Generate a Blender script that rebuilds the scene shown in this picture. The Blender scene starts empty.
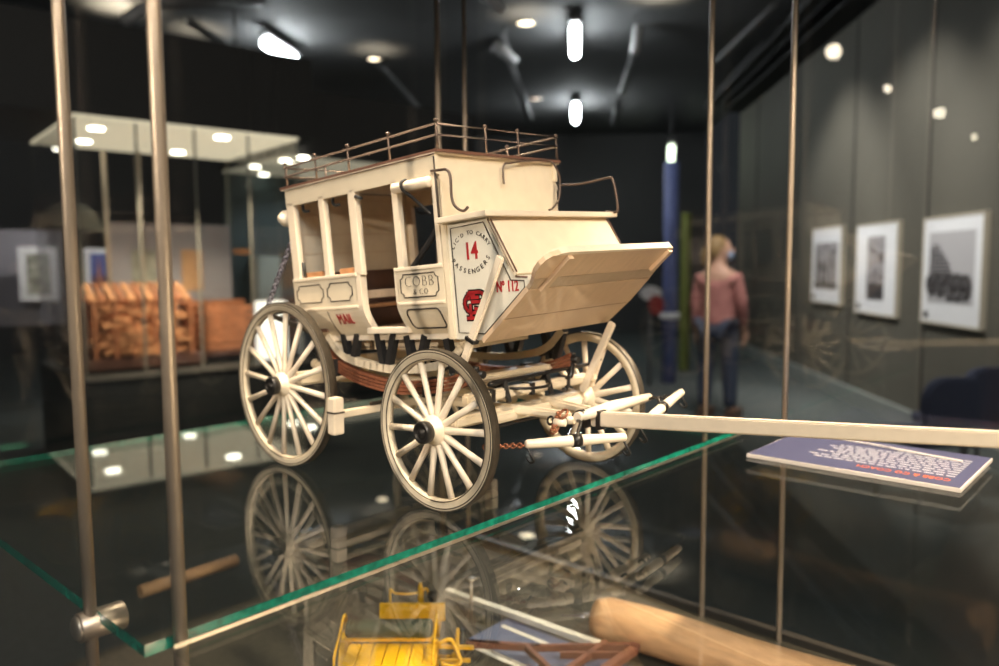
import bpy, bmesh, math, random
from mathutils import Vector, Matrix, Euler
random.seed(7)
PI = math.pi
sc = bpy.context.scene
COL = sc.collection
# ------------------------------------------------------------------ units
U = 0.08                                   # one front-wheel radius of the model
K = Matrix.Translation((0, 0, 1.2)) @ Matrix.Scale(U, 4)     # shelf frame -> metres
I4 = Matrix.Identity(4)
CAMU = Vector((6.8316, -7.98398, 2.99456))
YAW, PITCH, ROLL, FPX = -0.733542, -0.0861232, -0.00550005, 770.92
_w = Vector((math.sin(YAW)*math.cos(PITCH), math.cos(YAW)*math.cos(PITCH), math.sin(PITCH)))
_r = _w.cross(Vector((0, 0, 1))).normalized(); _u = _r.cross(_w)
CR = _r*math.cos(ROLL) + _u*math.sin(ROLL); CU = -_r*math.sin(ROLL) + _u*math.cos(ROLL)
CAMW = K @ CAMU
def sight(px, py): return _w + CR*((px-499.5)/FPX) - CU*((py-333)/FPX)
def on_plane(px, py, ax, val):             # world metres, plane coordinate = val
    d = sight(px, py); return CAMW + d*((val-CAMW[ax])/d[ax])
def at_depth(px, py, dep): return CAMW + sight(px, py)*dep
def on_unit(px, py, ax, val):
    d = sight(px, py); return CAMU + d*((val-CAMU[ax])/d[ax])
# room axes: dep runs along the picture wall, lat to the right of it
RD = Vector((math.sin(-0.663), math.cos(-0.663), 0)); RR = Vector((RD.y, -RD.x, 0))
def room(lat, dep, z=0.0): return Vector((CAMW.x, CAMW.y, 0)) + RR*lat + RD*dep + Vector((0, 0, z))
RM = Matrix(((RR.x, RD.x, 0, CAMW.x), (RR.y, RD.y, 0, CAMW.y), (0, 0, 1, 0), (0, 0, 0, 1)))
def to_room(p): return RM.inverted() @ p
# body of the coach sits slightly nose-up on its straps
_th, _ph = -0.0689, 0.0385
RB = Matrix.Rotation(_th, 4, 'Y') @ Matrix.Rotation(_ph, 4, 'X')
BODY = K @ Matrix.Translation((-1.7, 0, 1.5)) @ RB @ Matrix.Translation((1.7, 0, -1.5))

# ------------------------------------------------------------------ materials
MATS = {}
def mat(name, col, rough=0.5, metal=0.0, var=0.0, scale=20.0, spec=0.5, coat=0.0, emit=None, estr=0.0, bump=0.0, stretch=(1, 1, 1)):
    if name in MATS: return MATS[name]
    m = bpy.data.materials.new(name); m.use_nodes = True
    nt = m.node_tree; b = nt.nodes['Principled BSDF']
    b.inputs['Base Color'].default_value = (*col, 1); b.inputs['Roughness'].default_value = rough
    b.inputs['Metallic'].default_value = metal; b.inputs['Specular IOR Level'].default_value = spec
    b.inputs['Coat Weight'].default_value = coat
    if emit: b.inputs['Emission Color'].default_value = (*emit, 1); b.inputs['Emission Strength'].default_value = estr
    if var or bump:
        tc = nt.nodes.new('ShaderNodeTexCoord'); mp = nt.nodes.new('ShaderNodeMapping'); nz = nt.nodes.new('ShaderNodeTexNoise')
        mp.inputs['Scale'].default_value = stretch; nz.inputs['Scale'].default_value = scale; nz.inputs['Detail'].default_value = 5
        nt.links.new(tc.outputs['Object'], mp.inputs[0]); nt.links.new(mp.outputs[0], nz.inputs['Vector'])
        if var:
            rp = nt.nodes.new('ShaderNodeValToRGB')
            rp.color_ramp.elements[0].position = .3; rp.color_ramp.elements[1].position = .7
            rp.color_ramp.elements[0].color = (*[c*(1-var) for c in col], 1)
            rp.color_ramp.elements[1].color = (*[min(1, c*(1+var)) for c in col], 1)
            nt.links.new(nz.outputs['Fac'], rp.inputs[0]); nt.links.new(rp.outputs[0], b.inputs['Base Color'])
        if bump:
            bp = nt.nodes.new('ShaderNodeBump'); bp.inputs['Strength'].default_value = bump; bp.inputs['Distance'].default_value = .002
            nt.links.new(nz.outputs['Fac'], bp.inputs['Height']); nt.links.new(bp.outputs[0], b.inputs['Normal'])
    MATS[name] = m; return m
def glass(name, tint=(1, 1, 1), boost=1.0, haze=0.0):
    m = bpy.data.materials.new(name); m.use_nodes = True; nt = m.node_tree; nt.nodes.clear()
    o = nt.nodes.new('ShaderNodeOutputMaterial'); mx = nt.nodes.new('ShaderNodeMixShader')
    tr = nt.nodes.new('ShaderNodeBsdfTransparent'); gl = nt.nodes.new('ShaderNodeBsdfGlossy')
    fr = nt.nodes.new('ShaderNodeFresnel'); ge = nt.nodes.new('ShaderNodeNewGeometry'); mr = nt.nodes.new('ShaderNodeMapRange')
    tr.inputs[0].default_value = (*tint, 1); gl.inputs['Roughness'].default_value = 0.0
    mr.inputs['To Min'].default_value = 1.52*boost; mr.inputs['To Max'].default_value = 1/(1.52*boost)
    nt.links.new(ge.outputs['Backfacing'], mr.inputs['Value']); nt.links.new(mr.outputs[0], fr.inputs['IOR'])
    nt.links.new(fr.outputs[0], mx.inputs[0]); nt.links.new(tr.outputs[0], mx.inputs[1]); nt.links.new(gl.outputs[0], mx.inputs[2])
    nt.links.new(mx.outputs[0], o.inputs[0]); MATS[name] = m; return m
def lamp_mat(name, col, s): return mat(name, (.9, .9, .9), emit=col, estr=s)

CREAM = mat('cream_paint', (.80, .70, .545), .38, var=.05, scale=6, coat=.15)
CREAM2 = mat('cream_trim', (.82, .72, .59), .35, var=.04, scale=9)
PALE = mat('pale_panel', (.80, .77, .68), .35, var=.03, scale=5)
FELLOE = mat('aged_cream', (.64, .56, .43), .42, var=.10, scale=9)
PLANK = mat('bare_plank', (.72, .53, .37), .38, var=.07, scale=3, coat=.35, stretch=(1, 5, 1))
PLANK2 = mat('grey_plank', (.54, .42, .31), .36, var=.07, scale=3, coat=.35, stretch=(1, 5, 1))
TYRE = mat('tyre_iron', (.06, .05, .038), .45, var=.2, scale=12, metal=.3)
BLACK = mat('black_iron', (.012, .011, .011), .35)
LINE = mat('dark_lining', (.045, .035, .03), .5)
RAIL = mat('brown_rail_wire', (.11, .08, .068), .4, metal=.5)
STRAP = mat('black_strap', (.012, .012, .014), .55)
LEATHER = mat('tan_leather', (.24, .085, .045), .5, var=.2, scale=5, stretch=(1, 1, 14))
SEATBR = mat('brown_seat', (.10, .05, .035), .6, var=.15, scale=8)
WOODT = mat('orange_wood_trim', (.52, .26, .12), .5, var=.15, scale=8)
RED = mat('signwriter_red', (.42, .02, .025), .45)
EDGEBR = mat('brown_roof_edge', (.14, .07, .05), .5)
STEEL = mat('brushed_steel', (.50, .42, .35), .42, metal=.75, var=.08, scale=3)
NICKEL = mat('satin_nickel', (.72, .64, .57), .42, metal=1.0)
COPPER = mat('copper_chain', (.28, .11, .06), .4, metal=.6)
SILVER = mat('silver_chain', (.45, .42, .50), .3, metal=1.0)
SHELF = glass('shelf_glass', (.95, .975, .96), 1.04)
EDGE = mat('green_glass_edge', (.01, .24, .165), .08, spec=.8, var=.5, scale=9)
# the cut edge of the glass carries the light that travels inside it; half see-through
_nt = EDGE.node_tree; _b = _nt.nodes['Principled BSDF']; _b.inputs['Transmission Weight'].default_value = .25
PANE = glass('pane_glass', (.97, .975, .97), 1.0)
DECK = mat('dark_deck', (.052, .044, .034), .6, var=.3, scale=10)
BLUE = mat('navy_card', (.055, .06, .13), .5)
WHITE = mat('white_edge', (.80, .75, .72), .4)
ORANGE = mat('orange_print', (.75, .16, .05), .5)
PRINT = mat('pale_print', (.55, .55, .60), .5)

# ------------------------------------------------------------------ mesh helpers
def link(name, bm, m, parent=None, M=K, smooth=False, mats=None):
    me = bpy.data.meshes.new(name)
    if smooth:
        for f in bm.faces: f.smooth = True
    bm.to_mesh(me); bm.free()
    for x in (mats or [m]): me.materials.append(x)
    o = bpy.data.objects.new(name, me); COL.objects.link(o); place(o, M, parent); return o
WM = {}
def place(o, M, parent=None):
    o.matrix_basis = M; WM[o] = M
    if parent is not None:
        o.parent = parent; o.matrix_parent_inverse = WM[parent].inverted()
def tag(o, label, cat, group=None, kind=None):
    if label: o['label'] = label
    if cat: o['category'] = cat
    if group: o['group'] = group
    if kind: o['kind'] = kind
    return o
def thing(name, loc, label, cat, group=None):
    o = bpy.data.objects.new(name, None); COL.objects.link(o); o.empty_display_size = .05
    place(o, Matrix.Translation(loc)); return tag(o, label, cat, group)
def struct(o): o['kind'] = 'structure'; return o
def B(): return bmesh.new()
def box(bm, x0, x1, y0, y1, z0, z1, M=None, mi=0, bev=0.0):
    vs = [bm.verts.new(Vector((x, y, z))) for x in (x0, x1) for y in (y0, y1) for z in (z0, z1)]
    idx = ((0, 1, 3, 2), (4, 6, 7, 5), (0, 4, 5, 1), (2, 3, 7, 6), (0, 2, 6, 4), (1, 5, 7, 3))
    fs = [bm.faces.new([vs[i] for i in q]) for q in idx]
    for f in fs: f.material_index = mi
    if bev:
        es = list({e for f in fs for e in f.edges})
        r = bmesh.ops.bevel(bm, geom=es, offset=bev, segments=2, affect='EDGES', profile=.7)
        vs = list({v for f in r['faces'] for v in f.verts} | {v for v in vs if v.is_valid})
    if M is not None: bmesh.ops.transform(bm, matrix=M, verts=[v for v in vs if v.is_valid])
    return bm
def bar(bm, a, b, w, h=None, up=(0, 0, 1), bev=0.0, w2=None, h2=None):
    """rectangular bar from a to b, w across and h along up"""
    a, b = Vector(a), Vector(b); h = h or w; w2 = w if w2 is None else w2; h2 = h if h2 is None else h2
    d = (b-a).normalized(); s = d.cross(Vector(up))
    if s.length < 1e-4: s = d.cross(Vector((0, 1, 0)))
    s.normalize(); n = s.cross(d)
    v = []
    for p, ww, hh in ((a, w, h), (b, w2, h2)):
        for i, j in ((-1, -1), (1, -1), (1, 1), (-1, 1)): v.append(bm.verts.new(p + s*i*ww/2 + n*j*hh/2))
    fs = [bm.faces.new((v[3], v[2], v[1], v[0])), bm.faces.new(v[4:8])]
    for i in range(4): fs.append(bm.faces.new((v[i], v[(i+1) % 4], v[4+(i+1) % 4], v[4+i])))
    if bev: bmesh.ops.bevel(bm, geom=list({e for f in fs for e in f.edges}), offset=bev, segments=2, affect='EDGES')
    return bm
def tube(bm, pts, r, n=10, closed=False, r2=None, caps=True):
    pts = [Vector(p) for p in pts]; rings = []; N = len(pts)
    prev = None
    for i, p in enumerate(pts):
        if closed: t = (pts[(i+1) % N]-pts[i-1]).normalized()
        else: t = (pts[min(i+1, N-1)]-pts[max(i-1, 0)]).normalized()
        if prev is None:
            s = t.cross(Vector((0, 0, 1)));
            if s.length < .1: s = t.cross(Vector((0, 1, 0)))
        else: s = prev - t*prev.dot(t)
        s.normalize(); prev = s; q = t.cross(s)
        rr = r if r2 is None else r+(r2-r)*i/max(1, N-1)
        if isinstance(r, (list, tuple)): rr = r[i]
        rings.append([bm.verts.new(p+s*math.cos(2*PI*k/n)*rr+q*math.sin(2*PI*k/n)*rr) for k in range(n)])
    for i in range(N if closed else N-1):
        A, C = rings[i], rings[(i+1) % N]
        for k in range(n): bm.faces.new((A[k], A[(k+1) % n], C[(k+1) % n], C[k])).smooth = True
    if not closed and caps: bm.faces.new(rings[0][::-1]); bm.faces.new(rings[-1])
    return bm
def smooth_path(pts, sub=6):
    P = [Vector(p) for p in pts]; out = []
    for i in range(len(P)-1):
        a, b, c, d = P[max(i-1, 0)], P[i], P[i+1], P[min(i+2, len(P)-1)]
        for k in range(sub):
            t = k/sub; out.append(.5*((2*b)+(c-a)*t+(2*a-5*b+4*c-d)*t*t+(3*b-a-3*c+d)*t**3))
    out.append(P[-1]); return out
def lathe(bm, prof, n=32, M=None, axis='Y'):
    """prof: list of (r, a) revolved about the axis"""
    rings = []; new = []
    for r, a in prof:
        ring = []
        for k in range(n):
            c, s = math.cos(2*PI*k/n)*r, math.sin(2*PI*k/n)*r
            p = {'Y': (c, a, s), 'Z': (c, s, a), 'X': (a, c, s)}[axis]
            ring.append(bm.verts.new(p))
        rings.append(ring); new += ring
    for i in range(len(rings)-1):
        for k in range(n): bm.faces.new((rings[i][k], rings[i][(k+1) % n], rings[i+1][(k+1) % n], rings[i+1][k])).smooth = True
    if prof[0][0] > 1e-6 and prof[0] != prof[-1]: bm.faces.new(rings[0][::-1])
    if prof[-1][0] > 1e-6 and prof[0] != prof[-1]: bm.faces.new(rings[-1])
    if M is not None: bmesh.ops.transform(bm, matrix=M, verts=new)
    bmesh.ops.recalc_face_normals(bm, faces=bm.faces[:])
    return bm
def prism(bm, outline, ax, a0, a1, M=None):
    """outline of 2D points; extruded along axis ax (0,1,2) from a0 to a1"""
    def mk(p, a):
        v = [0, 0, 0]; o = [i for i in range(3) if i != ax]; v[o[0]], v[o[1]] = p; v[ax] = a; return v
    A = [bm.verts.new(mk(p, a0)) for p in outline]; C = [bm.verts.new(mk(p, a1)) for p in outline]
    n = len(A); bm.faces.new(A); bm.faces.new(C[::-1])
    for i in range(n): bm.faces.new((A[i], A[(i+1) % n], C[(i+1) % n], C[i]))
    if M is not None: bmesh.ops.transform(bm, matrix=M, verts=A+C)
    bmesh.ops.recalc_face_normals(bm, faces=bm.faces[:])
    return bm
def rrect(x0, x1, z0, z1, r, n=4):
    out = []
    for cx, cz, a in ((x1-r, z1-r, 0), (x0+r, z1-r, 90), (x0+r, z0+r, 180), (x1-r, z0+r, 270)):
        for k in range(n+1):
            t = math.radians(a+90*k/n); out.append((cx+r*math.cos(t), cz+r*math.sin(t)))
    return out
def notched(x0, x1, z0, z1, r):      # panel outline with scooped corners
    out = []
    for cx, cz, a in ((x1, z1, 270), (x0, z1, 0), (x0, z0, 90), (x1, z0, 180)):
        for k in range(4):
            t = math.radians(a-90*k/3); out.append((cx+r*math.cos(t), cz+r*math.sin(t)))
    return out
def text_bm(s, size, align='CENTER', extrude=.004, spacing=1.0, thin=0.0):
    cu = bpy.data.curves.new('t', 'FONT'); cu.body = s; cu.size = size; cu.align_x = align; cu.align_y = 'CENTER'
    cu.extrude = extrude; cu.space_character = spacing; cu.resolution_u = 3; cu.offset = thin
    o = bpy.data.objects.new('t', cu); COL.objects.link(o); bpy.context.view_layer.update()
    me = bpy.data.meshes.new_from_object(o.evaluated_get(bpy.context.evaluated_depsgraph_get()))
    bm = bmesh.new(); bm.from_mesh(me)
    bpy.data.objects.remove(o); bpy.data.curves.remove(cu); bpy.data.meshes.remove(me); return bm
def add_bm(dst, src, M):
    me = bpy.data.meshes.new('x'); bmesh.ops.transform(src, matrix=M, verts=src.verts[:]); src.to_mesh(me); src.free()
    dst.from_mesh(me); bpy.data.meshes.remove(me)
def face_left(x, z, y, sx=1.0, lean=0.0):    # text plane on the coach's left side (facing -Y), reading along +X
    return Matrix.Translation((x, y, z)) @ Matrix.Rotation(lean, 4, 'X') @ Matrix.Rotation(PI/2, 4, 'X') @ Matrix.Diagonal((sx, 1, 1, 1))

# ================================================================== COACH
coach = thing('model_coach', (0, 0, 1.2), 'cream model stagecoach lettered COBB & CO standing on the glass shelf', 'model coach')
def cp(name, bm, m, parent=None, M=K, label=None, **k):
    o = link(name, bm, m, parent or coach, M, **k)
    if label: o['label'] = label
    return o
HW = 1.576
def make_wheel(R, nsp, phase):
    """meshes of one wheel about its own centre, outward = -Y"""
    w = .058
    rim = lathe(B(), [(R-.012, -w), (R-.135, -w+.010), (R-.145, 0), (R-.135, w-.010), (R-.012, w), (R-.012, -w)], 72)
    ty = lathe(B(), [(R, -w-.003), (R-.013, -w-.003), (R-.013, w+.003), (R, w+.003), (R, -w-.003)], 72)
    pin = B()
    for rr in (R-.036, R-.122):
        tube(pin, [(rr*math.cos(2*PI*k/72), -w-.002, rr*math.sin(2*PI*k/72)) for k in range(72)], .007, 5, closed=True)
    hub = lathe(B(), [(.105, .22), (.125, .17), (.125, .10), (.18, .08), (.195, 0), (.18, -.08), (.135, -.10), (.125, -.15), (.11, -.17)], 28)
    cap = lathe(B(), [(.11, -.14), (.135, -.15), (.14, -.24), (.125, -.265), (.10, -.265), (.095, -.245), (.055, -.245), (.045, -.275), (.02, -.28), (.001, -.28)], 28)
    sp = B(); tube(sp, [(0, .0, .14), (0, -.005, .22), (0, -.005, .5), (0, 0, R-.15)], [.058, .052, .042, .046], 10)
    for v in sp.verts: v.co.y *= .8
    return rim, ty, pin, hub, cap, sp
def wheel(R, nsp, x, side, phase, proto={}):
    M = K @ Matrix.Translation((x, side*HW, R)) @ (Matrix.Rotation(PI, 4, 'Z') if side > 0 else I4) @ Matrix.Rotation(phase, 4, 'Y')
    if R not in proto:
        rim, ty, pin, hub, cap, sp = make_wheel(R, nsp, phase)
        ms = []
        o = cp('wheel', rim, FELLOE, M=M)
        t = cp('tyre', ty, TYRE, o, M, label='dark iron tyre'); p = cp('pinstripe', pin, LINE, o, M)
        h = cp('hub', hub, CREAM, o, M); c = cp('hub_cap', cap, BLACK, o, M, label='black hub cap')
        spo = []
        for k in range(nsp):
            Mk = M @ Matrix.Rotation(2*PI*k/nsp, 4, 'Y')
            if k == 0: s0 = cp('spoke', sp, CREAM2, o, Mk)
            else:
                s = s0.copy(); COL.objects.link(s); place(s, Mk, o)
        proto[R] = (o, [t, p, h, c], s0); return o
    o0, ps, s0 = proto[R]
    o = o0.copy(); COL.objects.link(o); place(o, M, coach)
    for q in ps:
        n = q.copy(); COL.objects.link(n); place(n, M, o)
    for k in range(nsp):
        s = s0.copy(); COL.objects.link(s); place(s, M @ Matrix.Rotation(2*PI*k/nsp, 4, 'Y'), o)
    return o
RRW, WB = 1.238, -3.325
wheel(1.0, 14, 0, -1, math.radians(8)); wheel(1.0, 14, 0, 1, math.radians(3))
wheel(RRW, 16, WB, -1, math.radians(4)); wheel(RRW, 16, WB, 1, math.radians(9))

# ---- body (tilted frame)
HB = 1.227
def side_y(z):
    if z >= 2.5: return HB
    t = (2.5-z)/.45; return HB - .24*t**1.6
def side_panel(bm, x0, x1, z0, z1, sgn, th=.05, n=12):
    P = [(sgn*side_y(z0+(z1-z0)*k/n), z0+(z1-z0)*k/n) for k in range(n+1)]
    Q = [(p[0]-sgn*th, p[1]) for p in P][::-1]
    return prism(bm, P+Q, 0, x0, x1)
for s in (-1, 1):
    nm = 'side_panel'
    cp(nm, side_panel(B(), -3.38, -1.83, 2.05, 2.97, s), CREAM, M=BODY)
    cp(nm, side_panel(B(), -.95, -.05, 2.05, 2.97, s), CREAM, M=BODY)
    bm = B(); y = s*HB
    for x0, x1 in ((-3.36, -3.18), (-2.54, -2.42), (-1.84, -1.68), (-.91, -.80), (-.14, -.06)):
        p = B(); box(p, x0, x1, min(y, y-s*.09), max(y, y-s*.09), 2.94, 4.14, bev=.012)
        cp('window_post', p, CREAM2, M=BODY)
    # curved door jambs
    for jx in (-1.83, -.95):
        j = B(); side_panel(j, jx-.02 if jx < -1 else jx-.05, jx+.10 if jx < -1 else jx+.02, 2.05, 2.98, s, .11)
        cp('door_jamb', j, CREAM2, M=BODY)
    f = B(); box(f, -3.37, -.03, min(y, y-s*.07), max(y, y-s*.07), 4.08, 4.36, bev=.008); cp('roof_fascia', f, CREAM, M=BODY)
    f = B()
    tube(f, [(-3.40, y+s*.012, 4.335), (-.04, y+s*.012, 4.335)], .014, 6); cp('lining', f, EDGEBR, M=BODY)
    # belt mouldings
    for x0, x1 in ((-3.37, -1.80), (-.98, -.05)):
        m_ = B(); box(m_, x0, x1, min(y-s*.12, y+s*.018), max(y-s*.12, y+s*.018), 2.93, 2.98, bev=.012)
        cp('belt_moulding', m_, CREAM2, M=BODY)
        m_ = B(); box(m_, x0+.02, x1-.02, min(y-s*.02, y+s*.014), max(y-s*.02, y+s*.014), 2.48, 2.52, bev=.01)
        cp('belt_moulding', m_, CREAM2, M=BODY)
    # sill
    m_ = B(); yy = s*side_y(2.05); box(m_, -3.36, .0, min(yy-s*.15, yy+s*.02), max(yy-s*.15, yy+s*.02), 2.0, 2.10, bev=.012)
    cp('sill', m_, CREAM2, M=BODY)
    m_ = B(); yy = s*side_y(2.18); box(m_, -1.83, -.95, min(yy-s*.10, yy+s*.03), max(yy-s*.10, yy+s*.03), 2.10, 2.19, bev=.02)
    cp('door_step', m_, CREAM2, M=BODY)
    # lined panels
    def outline(x0, x1, z0, z1, r, notch=True, rad=.009):
        pts = (notched if notch else rrect)(x0, x1, z0, z1, r)
        b = B(); tube(b, [(x, s*(side_y(z)+.004), z) for x, z in pts], rad, 5, closed=True)
        cp('panel_lining', b, LINE, M=BODY)
    outline(-3.30, -2.62, 2.60, 2.86, .07); outline(-2.52, -1.93, 2.60, 2.86, .07)
    outline(-.88, -.16, 2.58, 2.88, .06); outline(-.84, -.20, 2.16, 2.42, .07, False, .012)
    b = B(); tube(b, [(-2.57, s*(side_y(z)+.003), z) for z in [2.10+.04*k for k in range(10)]], .006, 5); cp('panel_lining', b, LINE, M=BODY)
# lettering on the left side
cp('lettering', text_bm('COBB', .205, spacing=1.12, thin=-.007), LINE, M=BODY @ face_left(-.52, 2.775, -HB-.004, .98), label='dark COBB lettering')
cp('lettering', text_bm('& CO', .105, spacing=1.2, thin=-.003), LINE, M=BODY @ face_left(-.50, 2.645, -HB-.004), label='dark & CO lettering')
cp('lettering', text_bm('MAIL', .235, spacing=1.05), RED, M=BODY @ face_left(-2.20, 2.325, -side_y(2.32)-.018, .68, lean=.42), label='red MAIL lettering')
# roof
rf = B()
N = 12
P = []
for k in range(N+1):
    y = -1.29+2.58*k/N; P.append((y*.975, 4.35+.04*(1-(y/1.29)**2)))
prism(rf, P+[(1.26, 4.33), (-1.26, 4.33)], 0, -3.42, .0); cp('roof', rf, CREAM2, M=BODY)
rf = B()
for a in ((-3.49, -1.265, .03, -1.235), (-3.49, 1.235, .03, 1.265)): box(rf, a[0]+.06, a[2]-.02, a[1], a[3], 4.345, 4.378)
box(rf, .0, .025, -1.265, 1.265, 4.345, 4.382); box(rf, -3.44, -3.41, -1.265, 1.265, 4.345, 4.382)
cp('roof_edge', rf, EDGEBR, M=BODY, label='thin brown edging round the roof')
# ends
e = B(); box(e, -.12, -.06, -1.20, 1.20, 3.30, 4.34); cp('front_panel', e, CREAM, M=BODY)
e = B(); tube(e, [(-.05, -1.225, 3.5), (-.05, -1.225, 4.3)], .016, 5)
cp('lining', e, LINE, M=BODY)
e = B(); box(e, -.12, -.05, -1.17, 1.17, 2.05, 2.95); cp('front_partition', e, CREAM, M=BODY)
e = B(); box(e, -3.38, -3.30, -1.0, 1.0, 2.05, 2.55); box(e, -3.38, -3.31, -1.2, 1.2, 2.5, 4.3); cp('rear_panel', e, CREAM, M=BODY)
e = B()
for z in (2.75, 3.05, 3.35, 3.65, 3.95, 4.2): box(e, -3.312, -3.300, -1.1, 1.1, z, z+.008)
cp('rear_panel_boarding', e, PLANK, M=BODY)
e = B(); box(e, -3.34, -.08, -1.0, 1.0, 2.06, 2.14); cp('floor_board', e, PLANK, M=BODY)
e = B(); box(e, -3.2, -.35, -.66, .66, 1.82, 2.0, bev=.02); cp('floor_well', e, CREAM, M=BODY)
for s in (-1, 1):
    for x0 in (-3.0, -2.05, -1.1):
        b = B(); tube(b, [(x, s*.665, z) for x, z in rrect(x0, x0+.7, 1.86, 1.97, .03)], .006, 4, closed=True); cp('panel_lining', b, LINE, M=BODY)
# seats
e = B(); box(e, -3.29, -2.75, -1.1, 1.1, 2.44, 2.50, bev=.015); cp('seat_board', e, WOODT, M=BODY, label='orange wood seat edge')
e = B(); box(e, -3.29, -3.15, -1.15, 1.15, 2.50, 3.05, bev=.05); cp('seat_back', e, SEATBR, M=BODY, label='dark brown leather seat back')
e = B(); box(e, -3.29, -2.8, -1.1, 1.1, 2.14, 2.44); cp('seat_box', e, SEATBR, M=BODY)
e = B(); box(e, -2.35, -1.9, -1.1, 1.1, 2.6, 2.72, bev=.02); cp('seat_board', e, PLANK, M=BODY)
for s in (-1, 1):
    for x0 in (-3.15, -2.3):
        e = B(); box(e, x0, x0+.42, min(s*1.0, s*1.14), max(s*1.0, s*1.14), 2.98, 3.06, bev=.015); cp('arm_rest', e, WOODT, M=BODY, label='orange wood arm rest')
e = B(); box(e, -1.0, -.13, -1.1, 1.1, 2.55, 2.62); cp('seat_board', e, PLANK, M=BODY)
# rolled blinds
for s in (-1, 1):
    e = B(); lathe(e, [(.001, -.80), (.06, -.80), (.068, -.785), (.068, -.13), (.06, -.115), (.001, -.115)], 18, Matrix.Translation((0, s*(HB+.04), 4.0)), axis='X')
    o = cp('rolled_blind', e, CREAM2, M=BODY)
    e = B(); tube(e, smooth_path([(-.55, s*(HB+.04), 4.08), (-.56, s*(HB+.12), 4.04), (-.55, s*(HB+.11), 3.95), (-.5, s*(HB+.02), 3.86), (-.18, s*(HB+.01), 3.60)]), .022, 6)
    cp('blind_strap', e, STRAP, o, M=BODY, label='black strap')
    for x in (-2.95, -2.2):
        e = B(); tube(e, smooth_path([(x-.12, s*(HB-.1), 4.1), (x-.05, s*(HB-.06), 3.98), (x+.12, s*(HB-.03), 3.96)]), .022, 6); cp('window_strap', e, STRAP, M=BODY)
    e = B(); tube(e, [(-3.12, s*(HB-.05), 3.0), (-3.14, s*(HB-.05), 3.22)], .025, 6); cp('window_catch', e, STRAP, M=BODY)
    e = B(); tube(e, [(-1.66, s*(HB+.01), 4.02), (-1.56, s*(HB-.03), 3.98)], .025, 6); cp('window_catch', e, STRAP, M=BODY)
e = B(); tube(e, smooth_path([(-.74, -1.12, 2.97), (-.5, -1.1, 3.18), (-.15, -1.08, 3.52)]), .036, 6); cp('door_strap', e, STRAP, M=BODY)
e = B(); lathe(e, [(.001, -1.26), (.06, -1.25), (.12, -1.18), (.13, -1.10), (.13, 1.10), (.12, 1.18), (.06, 1.25), (.001, 1.26)], 18, Matrix.Translation((-3.54, 0, 3.93)), axis='Y')
cp('rolled_blind', e, CREAM2, M=BODY)
# roof rail
rl = B()
def loop(z, i): return [(-3.42, -1.17, z-i*.03), (-.06, -1.13, z), (-.04, 1.30, z+.02), (-3.42, 1.22, z-.02)]
for z in (4.71, 4.575): tube(rl, loop(z, 1), .016, 6, closed=True)
cp('luggage_rail', rl, RAIL, M=BODY, label='brown wire rail round the roof')
posts = [(x, -1.15) for x in (-3.40, -2.62, -1.84, -.96)]+[(-.06, -1.13), (-.05, -.24), (-.05, .42), (-.05, 1.29)]+[(x, 1.24) for x in (-3.40, -2.62, -1.84, -.96)]+[(-3.42, -.4), (-3.42, .4)]
for x, y in posts:
    e = B(); tube(e, [(x, y, 4.38), (x, y, 4.74)], .015, 6); lathe(e, [(.001, 4.72), (.024, 4.735), (.03, 4.75), (.02, 4.77), (.001, 4.775)], 8, Matrix.Translation((x, y, 0)), axis='Z')
    cp('rail_post', e, RAIL, M=BODY)
# driver's seat board and boot
e = B(); box(e, .0, .86, -1.36, 1.38, 3.46, 3.53, bev=.015); cp('seat_board', e, CREAM2, M=BODY)
e = B()
prism(e, [(-.02, 2.02), (-.02, 3.46), (.72, 3.46), (1.09, 2.75), (1.28, 2.73), (1.28, 2.58), (.53, 2.0)], 1, -1.19, 1.19)
cp('front_boot', e, PALE, M=BODY)
e = B(); box(e, -.04, .045, -1.225, -1.15, 2.02, 3.46, bev=.01); cp('boot_post', e, CREAM, M=BODY)
e = B(); box(e, -.04, .045, 1.15, 1.225, 2.02, 3.46, bev=.01); cp('boot_post', e, CREAM, M=BODY)
# sloping front of the seat box
e = B(); bar(e, (.735, 0, 3.46), (1.12, 0, 2.755), 2.44, .05, up=(.88, 0, .48)); cp('boot_front', e, CREAM, M=BODY)
for s in (-1, 1):
    yb = s*1.196
    e = B(); tube(e, [(x, yb, z) for x, z in ((.10, 2.10), (.10, 3.39), (.66, 3.41), (1.02, 2.70), (1.22, 2.68), (1.22, 2.60), (.54, 2.08))], .009, 4, closed=True)
    cp('panel_lining', e, LINE, M=BODY)
    e = B()
    for d in (.0, .045): tube(e, [(.735+d+.02, s*1.215, 3.43), (1.075+d+.02, s*1.215, 2.79)], .010, 5)
    tube(e, [(1.10, yb, 2.735), (1.27, yb, 2.72)], .010, 5)
    cp('panel_lining', e, EDGEBR, M=BODY)
yb = -1.193
cp('lettering', text_bm('14', .29, thin=.006), RED, M=BODY @ face_left(.42, 3.08, yb, .8), label='red number 14')
cp('lettering', text_bm('Nº 112', .18, thin=.004), RED, M=BODY @ face_left(.955, 2.625, yb, .66), label='red Nº 112')
def arc_text(s, cx, cz, rad, a0, a1, size, up=True):
    b = B(); n = len(s)
    for i, ch in enumerate(s):
        if ch == ' ': continue
        a = math.radians(a0+(a1-a0)*i/(n-1)); x, z = cx+rad*math.cos(a), cz+rad*math.sin(a)
        rot = a-PI/2 if up else a+PI/2
        add_bm(b, text_bm(ch, size, thin=.0), face_left(x, z, yb) @ Matrix.Rotation(rot, 4, 'Z'))
    return b
cp('lettering', arc_text("LIC'D TO CARRY", .42, 2.95, .36, 146, 34, .07), LINE, M=BODY, label='dark arched lettering LICD TO CARRY')
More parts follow.
